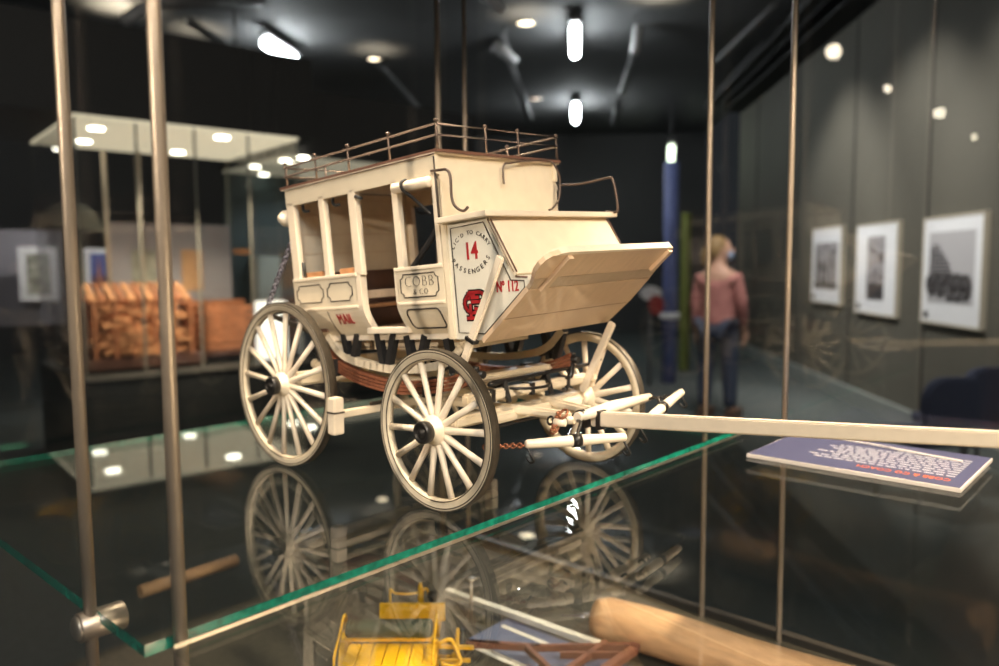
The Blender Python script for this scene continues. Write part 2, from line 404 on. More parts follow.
cp('lettering', arc_text('PASSENGERS', .40, 3.20, .36, 216, 324, .085, False), LINE, M=BODY, label='dark arched lettering PASSENGERS')
# red monogram with black outline (interlaced letters)
def stroke(paths, w, y0, y1):
    b = B()
    for pts in paths:
        for i in range(len(pts)-1):
            a, c = Vector((pts[i][0], 0, pts[i][1])), Vector((pts[i+1][0], 0, pts[i+1][1])); d = (c-a).normalized()
            a = a-d*w*.28; c = c+d*w*.28
            s = Vector((-d.z, 0, d.x))*w/2
            vs = [bmv for bmv in (a+s, a-s, c-s, c+s)]
            A = [b.verts.new((v.x, y0, v.z)) for v in vs]; C = [b.verts.new((v.x, y1, v.z)) for v in vs]
            b.faces.new(A); b.faces.new(C[::-1])
            for k in range(4): b.faces.new((A[k], A[(k+1) % 4], C[(k+1) % 4], C[k]))
    bmesh.ops.recalc_face_normals(b, faces=b.faces[:]); return b
def arcp(cx, cz, rx, rz, a0, a1, n=10): return [(cx+rx*math.cos(math.radians(a0+(a1-a0)*k/n)), cz+rz*math.sin(math.radians(a0+(a1-a0)*k/n))) for k in range(n+1)]
mono = [arcp(.46, 2.505, .17, .15, 75, 285), [(.40, 2.68), (.60, 2.68)], arcp(.60, 2.605, .10, .075, 90, -90), [(.60, 2.53), (.44, 2.53)],
        [(.44, 2.60), (.58, 2.60)], [(.38, 2.67), (.38, 2.58)], [(.405, 2.48), (.405, 2.30)], [(.33, 2.27), (.48, 2.27)], [(.50, 2.42), (.62, 2.40)]]
mono = [[(.395+(x-.48)*.80, 2.43+(z-2.475)*.76) for x, z in q] for q in mono]
cp('monogram_outline', stroke(mono, .078, yb+.003, yb-.002), BLACK, M=BODY)
cp('monogram', stroke(mono, .040, yb, yb-.006), RED, M=BODY, label='red interlaced monogram')
# toe board (underside faces the viewer)
sl = math.atan2(.766, 1); TB = Matrix.Translation((.51, 0, 1.97)) @ Matrix.Rotation(-sl, 4, 'Y')   # local x runs up the slope
L1 = math.hypot(.77, .6)
def toe(name, pts, m, z0=.0, z1=.06): return cp(name, prism(B(), pts, 2, z0, z1), m, M=BODY @ TB)
def curve_left(s): return -1.20 if s < .97 else -1.20-.18*min(1, (s-.97)/.45)**1.3
toe('toe_board', [(0, -1.20), (.55, -1.2), (.98, -1.21), (.98, 1.42), (.5, 1.50), (0, 1.46)], PLANK)
toe('toe_board', [(.99, -1.21), (1.06, -1.22), (1.12, -1.25), (1.175, -1.29), (1.175, 1.37), (.99, 1.42)], PLANK2, .004, .055)
toe('toe_board', [(1.185, -1.295), (1.30, -1.365), (1.42, -1.39), (1.50, -1.37), (1.56, -1.31), (1.60, -1.20), (1.615, -1.08), (1.615, 1.20), (1.60, 1.25), (1.54, 1.27), (1.185, 1.37)], PLANK)
toe('toe_board_lip', [(1.57, -1.28), (1.605, -1.18), (1.622, -1.06), (1.622, 1.20), (1.60, 1.25)], CREAM2, -.005, .085)
toe('batten', [(1.0, -1.05), (1.56, -1.05), (1.56, -.96), (1.0, -.96)], PLANK, -.05, 0)
toe('batten', [(1.20, 1.12), (1.58, 1.12), (1.58, 1.21), (1.20, 1.21)], PLANK, -.05, 0)
for s in (.45,): toe('board_seam', [(s, -1.19), (s+.008, -1.19), (s+.008, 1.44), (s, 1.44)], EDGEBR, -.002, .001)
# struts of the toe board
e = B(); bar(e, (.99, -1.30, 2.98), (.25, -1.33, 1.72), .045, .115, up=(-.6, 0, .35), bev=.015)
o = cp('strut', e, CREAM2, M=BODY)
e = B(); bar(e, (.440, -1.32, 2.035), (.420, -1.32, 2.00), .10, .15, up=(-.6, 0, .35)); cp('strut_band', e, BLACK, o, M=BODY, label='black band')
e = B(); bar(e, (.76, 1.22, 1.98), (.13, 1.22, .97), .05, .12, up=(-.6, 0, .35), bev=.015); cp('strut', e, CREAM2, M=BODY)
# seat irons
def wire(name, pts, r=.014, m=RAIL): return cp(name, tube(B(), smooth_path(pts, 5), r, 7), m, M=BODY)
def bp(px, py, ax, val):         # point of the tilted body frame seen at a pixel
    Mi = (K.inverted() @ BODY).inverted(); C = Mi @ CAMU; d = Mi.to_3x3() @ sight(px, py); return C + d*((val-C[ax])/d[ax])
wire('seat_iron', [bp(x, y, 1, -1.26) for x, y in ((431, 171), (439, 170), (447, 170), (450.5, 178), (451.5, 196), (455, 206), (463, 211), (468, 207))], .018)
wire('seat_iron', [bp(x, y, 0, .02) for x, y in ((504, 184), (503.5, 166), (511, 163), (528, 160.5), (548, 160.5))]+[bp(x, y, 0, .1) for x, y in ((555, 166), (560, 180), (559, 198), (553, 208), (549, 210))], .014)
wire('seat_iron', [bp(x, y, 1, 1.30) for x, y in ((562, 185), (580, 184), (607, 178), (612, 179), (615, 188), (618, 208), (616, 212), (606, 212))], .018)
e = B(); tube(e, smooth_path([(.74, -.02, 3.38), (.76, -.05, 3.42), (.76, .05, 3.42), (.745, .02, 3.33)]), .008, 5); cp('hook', e, RAIL, M=BODY)
# chain holding the rear rack
def chain(name, a, b, n, r, th, m, parent=None, sag=0.0, M=K):
    a, b = Vector(a), Vector(b); bm = B(); d = (b-a)/n; t = d.normalized()
    for k in range(n):
        f0 = (k+.5)/n; c = a+(b-a)*f0 - Vector((0, 0, sag*4*f0*(1-f0))); s = t.cross(Vector((0, 0, 1))).normalized()
        q = t.cross(s) if k % 2 else s
        tube(bm, [c+t*math.cos(2*PI*i/8)*d.length*.68+q*math.sin(2*PI*i/8)*r for i in range(8)], th, 5, closed=True)
    return cp(name, bm, m, parent, M=M)
chain('rack_chain', (-3.52, -1.1, 3.55), (-4.42, -1.12, 2.52), 20, .042, .016, SILVER, M=BODY)
chain('rack_chain', (-3.52, 1.1, 3.55), (-4.42, 1.12, 2.52), 20, .042, .016, SILVER, M=BODY)
e = B()
for s in (-1, 1): bar(e, (-3.35, s*.95, 2.12), (-4.45, s*1.1, 2.48), .05, .07)
bar(e, (-4.43, -1.15, 2.48), (-4.43, 1.15, 2.48), .05, .07)
for k in range(5): bar(e, (-3.6-.2*k, -1.0, 2.22+.065*k), (-3.6-.2*k, 1.0, 2.22+.065*k), .06, .02)
cp('luggage_rack', e, TYRE, M=BODY, label='dark rear luggage rack')

# ---- undercarriage (level frame)
for s in (-1, 1):
    y = s*1.0
    pts = smooth_path([(-2.95, y, 1.98), (-2.70, y, 1.74), (-2.3, y, 1.62), (-1.5, y, 1.57), (-.8, y, 1.64), (-.30, y, 1.78), (.0, y, 2.06)], 6)
    e = B()
    for i in range(len(pts)-1): bar(e, pts[i], pts[i+1]+(pts[i+1]-pts[i])*.12, .12, .11)
    o = cp('rocker_beam', e, CREAM)
    e = B(); tube(e, [p+Vector((0, 0, -.065)) for p in pts[28:]], .03, 6); cp('beam_iron', e, BLACK, o)
    # laminated leather thoroughbrace
    pts = smooth_path([(-3.15, y, 1.78), (-2.75, y, 1.60), (-2.2, y, 1.46), (-1.5, y, 1.40), (-.9, y, 1.44), (-.2, y, 1.58), (.15, y, 1.72)], 6)
    e = B()
    for L in range(4):
        q = [p+Vector((0, 0, -.05*L)) for p in pts]
        for i in range(len(q)-1): bar(e, q[i], q[i+1]+(q[i+1]-q[i])*.1, .11, .038)
    o = cp('leather_brace', e, LEATHER, label='reddish brown layered leather brace')
    for x, z in ((-2.72, 1.53), (-.72, 1.43)):
        e = B(); box(e, x-.03, x+.03, y-.12, y+.12, z-.17, z+.09); cp('brace_band', e, STRAP, o)
    # V straps
    for x in (-2.42, -1.62, -.98, -.2):
        e = B(); bar(e, (x-.17, y, 2.06+.0*x), (x-.05, y, 1.62), .10, .10, up=(1, 0, 0)); bar(e, (x+.20, y, 2.08), (x+.06, y, 1.62), .10, .10, up=(1, 0, 0))
        cp('hanging_strap', e, STRAP)
# rear and front stands
for x, h in ((-3.25, 1.72), (.15, 1.66)):
    for s in (-1, 1):
        e = B(); tube(e, smooth_path([(x, s*.82, 1.2), (x, s*.98, 1.45), (x, s*1.02, h+.08)]), .045, 8); tube(e, [(x-.12, s*1.0, h-.02), (x+.12, s*1.0, h-.02)], .05, 8)
        cp('brace_stand', e, BLACK)
def beam(name, a, b, w, h, m=CREAM, bev=.03, **k): return cp(name, bar(B(), a, b, w, h, bev=bev), m, **k)
# front gear
beam('axle_beam', (0.02, -1.34, 1.05), (0.02, 1.38, 1.05), .18, .15)
cp('axle', tube(B(), [(0, -1.62, .98), (0, 1.62, .98)], .05, 10), BLACK)
cp('axle', tube(B(), [(WB, -1.62, RRW), (WB, 1.62, RRW)], .05, 10), BLACK)
beam('bolster', (.12, -1.20, 1.33), (.12, 1.60, 1.33), .15, .14)
beam('sand_board', (-.30, -1.05, 1.50), (-.30, 1.1, 1.50), .26, .10)
beam('splinter_plate', (.26, -.95, 1.05), (.26, 1.1, 1.05), .05, .14)
for s in (-.75, .05, .85):
    e = B(); box(e, .03, .21, s-.035, s+.035, 1.25, 1.415); cp('beam_band', e, BLACK)
e = B(); tube(e, smooth_path([(.12, -.75, 1.47), (.12, .2, 1.50), (.12, 1.35, 1.52), (.18, 1.5, 1.55), (.28, 1.55, 1.62)]), .03, 7); cp('sway_iron', e, BLACK)
for y in (-.45, .45):
    e = B(); bar(e, (.12, y, 1.48), (.0, y, 1.36), .07, .05); bar(e, (.12, y, 1.48), (.25, y-.05, 1.22), .06, .05); cp('iron_stay', e, BLACK)
e = B(); tube(e, [(.20+.0, -1.2, .93), (.20, 1.2, .93)], .025, 6); cp('under_iron', e, BLACK)
cp('fifth_wheel', tube(B(), [(.0+.42*math.cos(t*PI/12), .42*math.sin(t*PI/12), 1.385) for t in range(24)], .022, 6, closed=True), BLACK)
for y in (-.30, .30):
    beam('hound', (-.9, y*2.0, 1.14), (1.05, y*.75, 1.10), .10, .12)
e = B(); tube(e, [(-3.3, 0, 1.28), (-.1, 0, 1.18)], .085, 10); cp('reach_pole', e, CREAM)
beam('rear_axle_beam', (WB+.02, -1.38, 1.30), (WB+.02, 1.38, 1.30), .20, .20)
beam('rear_bolster', (WB+.05, -1.1, 1.50), (WB+.05, 1.1, 1.50), .16, .14)
for s in (-1, 1): beam('rear_hound', (WB, s*.9, 1.27), (-1.8, s*.08, 1.24), .09, .10)
# brakes
e = B(); bar(e, (-2.02, -1.62, .93), (-2.02, 1.62, .93), .10, .10, bev=.01); cp('brake_beam', e, CREAM)
for s in (-1, 1):
    e = B(); bar(e, (-2.02, s*1.60, .66), (-2.02, s*1.60, 1.18), .17, .17, up=(1, 0, 0), bev=.015); o = cp('brake_block', e, CREAM2)
    e = B(); box(e, -2.11, -1.93, s*1.60-.09, s*1.60+.09, .96, .985); cp('block_groove', e, LINE, o)
    e = B(); bar(e, (-2.0, s*1.0, 1.01), (-2.0, s*.6, 1.02), .05, .05); cp('brake_iron', e, TYRE)
# pole and swingletrees
e = B(); bar(e, (1.22, 0, 1.06), (7.6, 0, 1.61), .11, .19, bev=.015, h2=.13, w2=.09); cp('pole', e, CREAM2)
for x in (1.15, 1.35):
    e = B(); box(e, x-.03, x+.03, -.075, .075, .94, 1.18); cp('pole_band', e, BLACK)
def tree(a, b, r, band=True):
    a, b = Vector(a), Vector(b); d = b-a
    bm = B(); tube(bm, [a, a+d*.02, a+d*.5, a+d*.98, b], [r*.6, r*.85, r*1.12, r*.85, r*.6], 12); o = cp('swingletree', bm, CREAM2)
    if band:
        m = a+d*.5; t = d.normalized(); cp('swingletree_band', tube(B(), [m-t*.055, m+t*.055], r*1.3, 12), BLACK, o)
    for p in (a+d*.02, b-d*.02):
        bm = B(); tube(bm, smooth_path([p+Vector((0, 0, -.04)), p+Vector((.05, 0, -.12)), p+Vector((.08, .02, -.19)), p+Vector((.02, .03, -.22)), p+Vector((-.03, .02, -.17))], 4), .016, 6); cp('swingletree_hook', bm, BLACK, o)
    return o
tree((1.19, -1.29, .95), (1.86, -.22, .95), .062)
tree((1.72, .32, .98), (1.36, 2.05, 1.16), .062)
bm = B(); tube(bm, [(1.29, -.42, 1.15), (1.24, .5, 1.15), (1.20, 1.40, 1.15)], [.06, .085, .055], 12); o = cp('splinter_bar', bm, CREAM2)
cp('bar_band', tube(B(), [(1.27, -.36, 1.15), (1.265, -.28, 1.15)], .075, 12), BLACK, o)
for a, b in (((1.28, -.40, 1.10), (1.50, -.72, .99)), ((1.22, 1.33, 1.13), (1.50, 1.2, 1.10))):
    cp('shackle', tube(B(), smooth_path([Vector(a), (Vector(a)+Vector(b))/2+Vector((.05, 0, .07)), Vector(b)]), .022, 6), BLACK, o)
for i, (x, y, z) in enumerate(((1.02, -.35, 1.05), (1.0, -.5, .97), (.95, -.25, 1.12), (1.08, -.42, 1.16), (.9, -.45, 1.06))):
    bm = B(); tube(bm, [(x+.05*math.cos(t*PI/5), y+.05*math.sin(t*PI/5)*(1 if i % 2 else .3), z+.05*math.sin(t*PI/5)) for t in range(10)], .016, 6, closed=True); cp('ring', bm, COPPER if i % 2 else BLACK)
for y in (-.3, -.48):
    bm = B(); tube(bm, [(.98, y, 1.05), (1.12, y+.05, 1.06)], .05, 10); cp('toggle', bm, CREAM2)
chain('trace_chain', (1.17, -1.27, .93), (.72, -1.50, .88), 12, .028, .012, COPPER)
chain('trace_chain', (1.32, 1.98, 1.12), (1.30, 1.5, 1.13), 8, .028, .012, BLACK)
chain('pole_chain', (.92, -.30, 1.15), (1.05, -.6, .98), 9, .03, .013, COPPER)

# ================================================================== SHOW CASE
SX, SY0, SY1, SB = .7645, -5.5, 5.15, -6.955
# shelf: clear faces, green cut edges
b = B(); box(b, SB, SX, SY0, SY1, -.10, 0)
b.normal_update()
for f in b.faces: f.material_index = 0 if abs(f.normal.z) > .5 else 1
shelf = link('glass_shelf', b, None, None, K, mats=[SHELF, EDGE])
tag(shelf, 'clear glass shelf with green edge carrying the cream coach', 'shelf')
sh2 = thing('glass_shelf', K @ Vector((4.5, 0, -.1)), 'second clear glass shelf in front, under the pole and the navy caption plate', 'shelf')
b = B(); box(b, .90, 8.6, -5.32, 5.2, -.10, -.005); link('glass_sheet', b, SHELF, sh2)
b = B(); box(b, .885, .90, -5.32, 5.2, -.055, -.02); link('polished_edge', b, NICKEL, sh2)['label'] = 'thin pale polished edge'
def rod(x, y, d, label, z0=-3.99, z1=14.19):
    b = B(); tube(b, [(x, y, z0), (x, y, z1)], d/2, 14)
    return tag(link('steel_rod', b, STEEL), label, 'rod', 'upright rods round the shelf')
rod(-.21, -5.55, .105, 'thick steel rod on the far left passing through the shelf clamp')
rod(.835, -5.24, .115, 'thick steel rod just right of the clamp, in front of the shelf edge')
rod(-.13, 5.72, .10, 'thin steel rod left of the navy caption plate, behind the pole')
rod(1.42, 5.74, .10, 'thin steel rod rising behind the navy caption plate')
rod(-7.08, 5.26, .13, 'thin steel rod above the front left corner of the coach roof')
rod(-6.62, 5.72, .095, 'thinner steel rod behind the front roof rail, second of its pair')
# clamp
ct = thing('shelf_clamp', K @ Vector((-.26, -5.55, 0)), 'round satin metal clamp gripping the left corner of the glass shelf', 'clamp')
b = B(); lathe(b, [(.001, -5.69), (.07, -5.685), (.10, -5.67), (.118, -5.64)], 28, Matrix.Translation((-.24, 0, -.13)))
link('end_cap', b, mat('dull_cap', (.45, .42, .38), .45, metal=.9), ct)
b = B(); lathe(b, [(.12, -5.645), (.128, -5.635), (.128, -5.27), (.12, -5.26), (.001, -5.26)], 32, Matrix.Translation((-.24, 0, -.13)))
link('clamp_body', b, NICKEL, ct)
# glass walls
case = thing('show_case', K @ Vector((4, 0, -15)), 'glass show case with dark plinth that encloses the cream coach and its shelf', 'show case')
def pane(name, x0, x1, y0, y1, label):
    b = B(); box(b, x0, x1, y0, y1, -4, 14.2); return link(name, b, PANE, case)
pane('glass_pane', -7.5, 7.2, 6.0, 6.08, 'tall clear case pane behind the coach that mirrors its wheels')
pane('glass_pane', 7.24, 16, 6.0, 6.08, 'tall clear case pane right of the navy caption plate')
pane('glass_pane', -7.5, 16, -6.48, -6.4, 'front')
pane('glass_pane', -7.58, -7.5, -6.4, 6.08, 'tall clear case pane at the rear end of the coach, towards the lit case')
# plinth deck
b = B(); box(b, -7.7, 16.2, -6.6, 6.2, -14.9, -4.0); link('plinth', b, DECK, case)
b = B(); box(b, -7.5, 16, 5.80, 5.98, -4.0, -3.86); link('kerb_strip', b, mat('dark_strip', (.06, .05, .045), .4), case)
b = B(); box(b, -7.7, 16.2, -6.6, 6.2, 14.2, 15.5); link('canopy', b, mat('black_canopy', (.015, .015, .015), .6), case)

# caption plate by the pole (text faces the far side)
pl = thing('caption_plate', K @ Vector((3.1, 4.5, 0)), 'navy caption plate with orange heading lying under the pole at right', 'sign')
PM = K @ Matrix(((1, 0, 0, 0), (0, 1, 0, 0), (0, 0, 1, .02), (0, 0, 0, 1)))
A = [on_unit(743, 453, 2, .06), on_unit(967, 489, 2, .06), on_unit(990, 455, 2, .06), on_unit(776, 434, 2, .06)]
x0, x1, y0, y1 = (A[0].x+.05), (A[1].x+A[2].x)/2, (A[0].y+A[1].y)/2, 5.55
b = B(); box(b, x0, x1, y0, y1, .0, .055); link('plate_board', b, WHITE, pl)
b = B(); box(b, x0+.015, x1-.015, y0+.02, y1-.02, .055, .062); link('navy_face', b, BLUE, pl)
b = text_bm('COBB & CO COACH', .15, 'LEFT', .002)
TM = Matrix.Translation((x1-.18, y0+.33, .066)) @ Matrix.Rotation(PI, 4, 'Z') @ Matrix.Diagonal((.88, 1.25, 1, 1))
o = link('heading', b, ORANGE, pl, K @ TM); o['label'] = 'orange heading COBB & CO COACH'
b = B(); rnd = random.Random(3)
for r in range(9):
    xx = x1-.18; end = x1-.18-1.95+(.9 if r == 8 else rnd.random()*.25)
    while xx > end:
        wl = rnd.uniform(.05, .16); box(b, xx-wl, xx, y0+.55+r*.135, y0+.588+r*.135, .062, .066); xx -= wl+.035
link('text_lines', b, PRINT, pl)['kind'] = 'stuff'
b = B(); bar(b, (x0+.55, y1-.18, .08), (x1-.28, y1-.62, .08), .05, .02); link('pale_strip', b, WHITE, pl)  # white bar put in for a tube light's reflection on the plate
b = B(); box(b, 1.42, 1.52, 5.5, 5.74, -.05, .03); link('bracket', b, NICKEL, pl)
b = B(); tube(b, [(x0+.25, y1-.1, .06), (x0+.25, y1-.1, .12)], .05, 12); link('fixing_knob', b, NICKEL, pl)

# log on the deck
LOG = mat('pale_log', (.80, .46, .26), .6, var=.18, scale=5, stretch=(.5, 2, 2), bump=.3)
_nt = LOG.node_tree; _b = _nt.nodes['Principled BSDF']
b = B(); ends = [(-1.15, 3.72), (4.2, 4.05)]
pts = []; rad = []
for k in range(25):
    t = k/24; pts.append((-1.18+5.6*t, 3.62+.55*t+.03*math.sin(5*t), -3.58+.02*math.sin(9*t))); rad.append(.40*(.86 if k == 0 else 1)*(1+.02*math.sin(7*t)))
tube(b, pts, rad, 28)
tag(link('timber_log', b, LOG), 'thick pale log lying at the lower right below the shelf', 'log')
b = B()
for q in range(4): tube(b, [(-1.2, 3.5+.1*q, -3.55+.04*(q % 2)), (-1.75, 3.25+.12*q, -3.6-.05*q)], .018, 6)
tag(link('wire_bundle', b, SILVER), 'small bundle of bright metal wires at the end of the pale log', 'wires')
# log under the left end
b = B(); P0, P1 = on_unit(140, 592, 2, -3.8), on_unit(236, 560, 2, -3.8); tube(b, [P0, (P0+P1)/2, P1], .14, 16)
tag(link('timber_pole', b, LOG), 'short brown timber pole lying under the left part of the shelf', 'pole')

# lower caption card, white rail
lc = thing('caption_plate', K @ Vector((-1.5, 2.3, -4)), 'navy caption plate lying on the deck behind the brown timber frame', 'sign')
c0 = on_unit(508, 617, 2, -3.9); c1 = on_unit(470, 640, 2, -3.9)
b = B(); box(b, c0.x, c0.x+3.2, c1.y, c0.y, -3.99, -3.92); link('plate_board', b, WHITE, lc)
b = B(); box(b, c0.x+.02, c0.x+3.18, c1.y+.02, c0.y-.02, -3.92, -3.905); link('navy_face', b, mat('blue_card', (.12, .14, .27), .5), lc)
b = B(); box(b, c0.x+.15, c0.x+1.6, c0.y-.40, c0.y-.30, -3.905, -3.895); box(b, c0.x+.1, c0.x+2, c0.y-1.35, c0.y-1.25, -3.905, -3.895); link('pale_strip', b, WHITE, lc)
p0, p1 = on_unit(447, 591, 2, -3.8), on_unit(603, 646, 2, -3.8)
b = B(); bar(b, p0, p1, .15, .10); tag(link('white_rail', b, WHITE), 'white rail running along the deck from the yellow wagon to the log', 'rail')
b = B(); q = on_unit(471, 579, 2, -3.0); lathe(b, [(.001, -.03), (.10, -.02), (.13, 0), (.10, .02), (.001, .03)], 18, Matrix.Translation((q.x, q.y, -3.0)), axis='Z'); tube(b, [(q.x, q.y, -3.9), (q.x, q.y, -3.0)], .035, 8)
tag(link('round_stud', b, NICKEL), 'small bright round stud on a stem above the white rail', 'stud')
# brown timber drawbar frame
TB_ = mat('red_brown_timber', (.19, .07, .045), .5, var=.15, scale=8)
fr = thing('draw_bar', K @ on_unit(560, 655, 2, -4), 'red brown timber draw frame beside the yellow wagon', 'draw bar')
for a, c, w in (((450, 642), (540, 648), .10), ((530, 648), (640, 646), .09), ((527, 648), (560, 680), .10), ((560, 676), (606, 643), .11), ((596, 676), (634, 650), .16), ((452, 643), (500, 645), .12), ((560, 655), (620, 655), .07)):
    p0, p1 = on_unit(*a, 2, -3.7), on_unit(*c, 2, -3.7)
    b = B(); bar(b, p0, p1, w, .12, bev=.01); link('beam', b, TB_, fr)
b = B(); q = on_unit(463, 668, 2, -3.4)
tube(b, [(q.x, q.y, -3.95), (q.x, q.y, -2.75)], .05, 10); tag(link('brake_lever', b, BLACK), 'short upright black rod beside the yellow wagon', 'rod')

# ------------------------------------------------------------------ yellow wagon
YEL = mat('chrome_yellow', (.86, .47, .008), .45, var=.05, scale=6)
YEL2 = mat('deep_yellow', (.58, .30, .02), .5)
CUSH = mat('dark_green_cushion', (.05, .065, .045), .55, var=.2, scale=5)
hd = Vector((_w.x, _w.y, 0)).normalized(); hr = Vector((hd.y, -hd.x, 0))
wc = CAMU+hd*11.5; wc.z = 0
wc = wc + hr*((387-499.5)/771*11.5)
WY = K @ Matrix(((hr.x, hd.x, 0, wc.x), (hr.y, hd.y, 0, wc.y), (0, 0, 1, 0), (0, 0, 0, 1)))   # x right, y away, z as the shelf
yw = thing('model_wagon', WY @ Vector((0, 0, -4)), 'yellow model buggy with dark green seat on the deck below the shelf', 'model wagon')
def yp(name, bm, m, par=None, M=None): return link(name, bm, m, par or yw, WY @ M if M is not None else WY)
for k in range(7):
    x = -.70+.20*k; b = B(); box(b, x+.006, x+.194, -1.6, .12, -2.93, -2.88, bev=.008); yp('floor_plank', b, YEL)
b = B(); box(b, -.70, .70, -1.6, .12, -2.96, -2.935); yp('floor_frame', b, YEL2)
b = B(); lathe(b, [(.001, -.76), (.10, -.76), (.13, -.73), (.13, .56), (.10, .59), (.001, .59)], 20, Matrix.Translation((0, .22, -2.68)) @ Matrix.Diagonal((1, 1.3, 1, 1)), axis='X'); yp('seat_cushion', b, CUSH)
b = B(); box(b, -.80, .64, .12, .55, -2.86, -2.80, bev=.01); yp('seat_board', b, YEL)
b = B(); box(b, -.36, .74, .95, 1.02, -2.92, -2.62, bev=.015); yp('back_board', b, YEL)
b = B(); box(b, -.30, .68, .5, 1.0, -2.98, -2.92); yp('rear_floor', b, YEL2)
for sx in (-.80, .66):
    b = B(); tube(b, smooth_path([(sx, -.55, -2.9), (sx, -.5, -2.75), (sx, -.1, -2.62), (sx, .2, -2.50), (sx, .38, -2.56), (sx, .35, -2.82)]), .022, 7); yp('arm_iron', b, YEL)
    b = B(); bar(b, (sx, .1, -2.82), (sx, .1, -3.9), .07, .07); yp('upright', b, YEL)
b = B(); tube(b, smooth_path([(-.22, 1.3, -2.9), (-.22, 1.3, -2.52), (-.15, 1.3, -2.58), (.1, 1.3, -2.60), (.3, 1.3, -2.56), (.40, 1.3, -2.50), (.44, 1.3, -2.62)]), .02, 7); yp('rear_rail', b, YEL)
b = B(); tube(b, [(.30, 1.3, -2.95), (.30, 1.3, -2.50), (.30, 1.3, -2.40)], [.055, .05, .025], 10); yp('rear_post', b, YEL)
b = B(); lathe(b, [(.001, -.11), (.08, -.08), (.11, 0), (.08, .08), (.001, .11)], 14, Matrix.Translation((.52, 1.25, -2.62)), axis='Z'); yp('lamp', b, BLACK)
b = B(); bar(b, (.70, -.02, -2.86), (1.25, .05, -2.92), .07, .05); tube(b, smooth_path([(.72, -.1, -2.78), (.9, -.1, -2.72), (1.0, -.12, -2.9), (1.05, -.14, -3.05), (.95, -.15, -3.12), (.75, -.1, -3.1)]), .035, 8); bar(b, (.72, 0, -3.1), (1.2, 0, -3.1), .06, .05)
yp('side_step', b, YEL)
for sx, sy in ((-.95, -.75), (.95, -.75), (-.95, .95), (.95, .95)):
    b = B(); tube(b, [(sx, sy+.42*math.cos(2*PI*k/36), -3.54+.42*math.sin(2*PI*k/36)) for k in range(36)], .035, 8, closed=True)
    for k in range(10): tube(b, [(sx, sy, -3.54), (sx, sy+.4*math.cos(2*PI*k/10), -3.54+.4*math.sin(2*PI*k/10))], .018, 6)
    tube(b, [(sx-.1, sy, -3.54), (sx+.1, sy, -3.54)], .07, 12); yp('wheel', b, YEL)
for sy in (-.75, .95):
    b = B(); tube(b, [(-.9, sy, -3.54), (.9, sy, -3.54)], .035, 8); bar(b, (-.5, sy, -3.5), (-.5, sy, -2.98), .06, .06); bar(b, (.5, sy, -3.5), (.5, sy, -2.98), .06, .06); yp('axle', b, YEL2)

# ================================================================== ROOM
WALL = mat('olive_grey_wall', (.105, .098, .08), .7, var=.06, scale=1.5)
DARK = mat('near_black', (.012, .012, .013), .7)
DARKG = mat('charcoal_panel', (.055, .057, .06), .6)
FLOOR = mat('dark_carpet', (.075, .088, .088), .85, var=.2, scale=30)
CEIL = mat('dark_ceiling', (.11, .11, .112), .75, var=.15, scale=.8)
LAT = 3.13
def rbox(name, a0, a1, d0, d1, z0, z1, m, bev=0): b = B(); box(b, a0, a1, d0, d1, z0, z1, bev=bev); return link(name, b, m, None, RM)
struct(rbox('floor', -9, LAT+.1, -3.2, 17.1, -.1, 0, FLOOR))
struct(rbox('ceiling', -9, LAT+.1, -3.2, 17.1, 4.25, 4.35, CEIL))
struct(rbox('wall_back', -9, LAT+.1, 17, 17.2, 0, 4.3, DARKG))
struct(rbox('wall_left', -9.1, -9, -3.2, 17.1, 0, 4.3, DARKG))
struct(rbox('wall_front', -9, LAT+.1, -3.3, -3.2, 0, 4.3, DARKG))
struct(rbox('wall_right', LAT, LAT+.1, -3.2, 13.5, 0, 4.25, WALL))
struct(rbox('baseboard_right', LAT-.07, LAT, 2.2, 13.4, 0, .16, mat('grey_skirting', (.22, .24, .23), .5)))
# seams between wall panels
for i, d in enumerate((4.35, 5.4, 6.75, 8.4, 10.3, 12.3)):
    struct(rbox('trim_%d' % (i+1), LAT-.008, LAT, d, d+.02, .16, 4.2, DARK))
struct(rbox('trim_7', LAT-.3, LAT, -2, 13.4, 3.98, 4.2, DARK)); struct(rbox('trim_8', LAT-.62, LAT-.5, -2, 13.4, 4.02, 4.14, DARK))
# slanting roof braces
def rtube(name, a, c, r, m, label, cat, group=None):
    b = B(); tube(b, [room(*a), room(*c)], r, 10); return tag(link(name, b, m, None, I4), label, cat, group)
GREYM = mat('grey_painted_steel', (.16, .16, .165), .4, metal=.3)
def g3(px, py, dep): return at_depth(px, py, dep)
def brace(p, q, dp, dq, r, label): 
    b = B(); tube(b, [g3(*p, dp), g3(*q, dq)], r, 10); return tag(link('roof_brace', b, GREYM, None, I4), label, 'steel brace', 'steel roof braces')
brace((492, 12), (512, 62), 9.0, 10.0, .045, 'grey steel roof tube slanting down left of the near tube light')
brace((512, 66), (530, 118), 10, 11.5, .045, 'thin grey steel roof tube below the spotlight, left of the far tube light')
brace((641, 28), (622, 92), 9, 10.5, .045, 'pale grey steel roof tube right of the near tube light')
brace((621, 96), (614, 124), 10.5, 11.5, .045, 'thin grey steel roof tube right of the far tube light')
brace((715, 62), (775, 4), 10, 8, .03, 'grey slanting roof tube between the two thin rods')
brace((160, 4), (262, 2), 6, 7, .04, 'grey roof tube along the top left of the ceiling')
brace((190, 22), (245, 58), 7, 8, .04, 'grey roof tube running to the spotlight above the lit case')
brace((330, 10), (420, 110), 9, 13, .05, 'dark grey roof tube left of the thin rod pair')
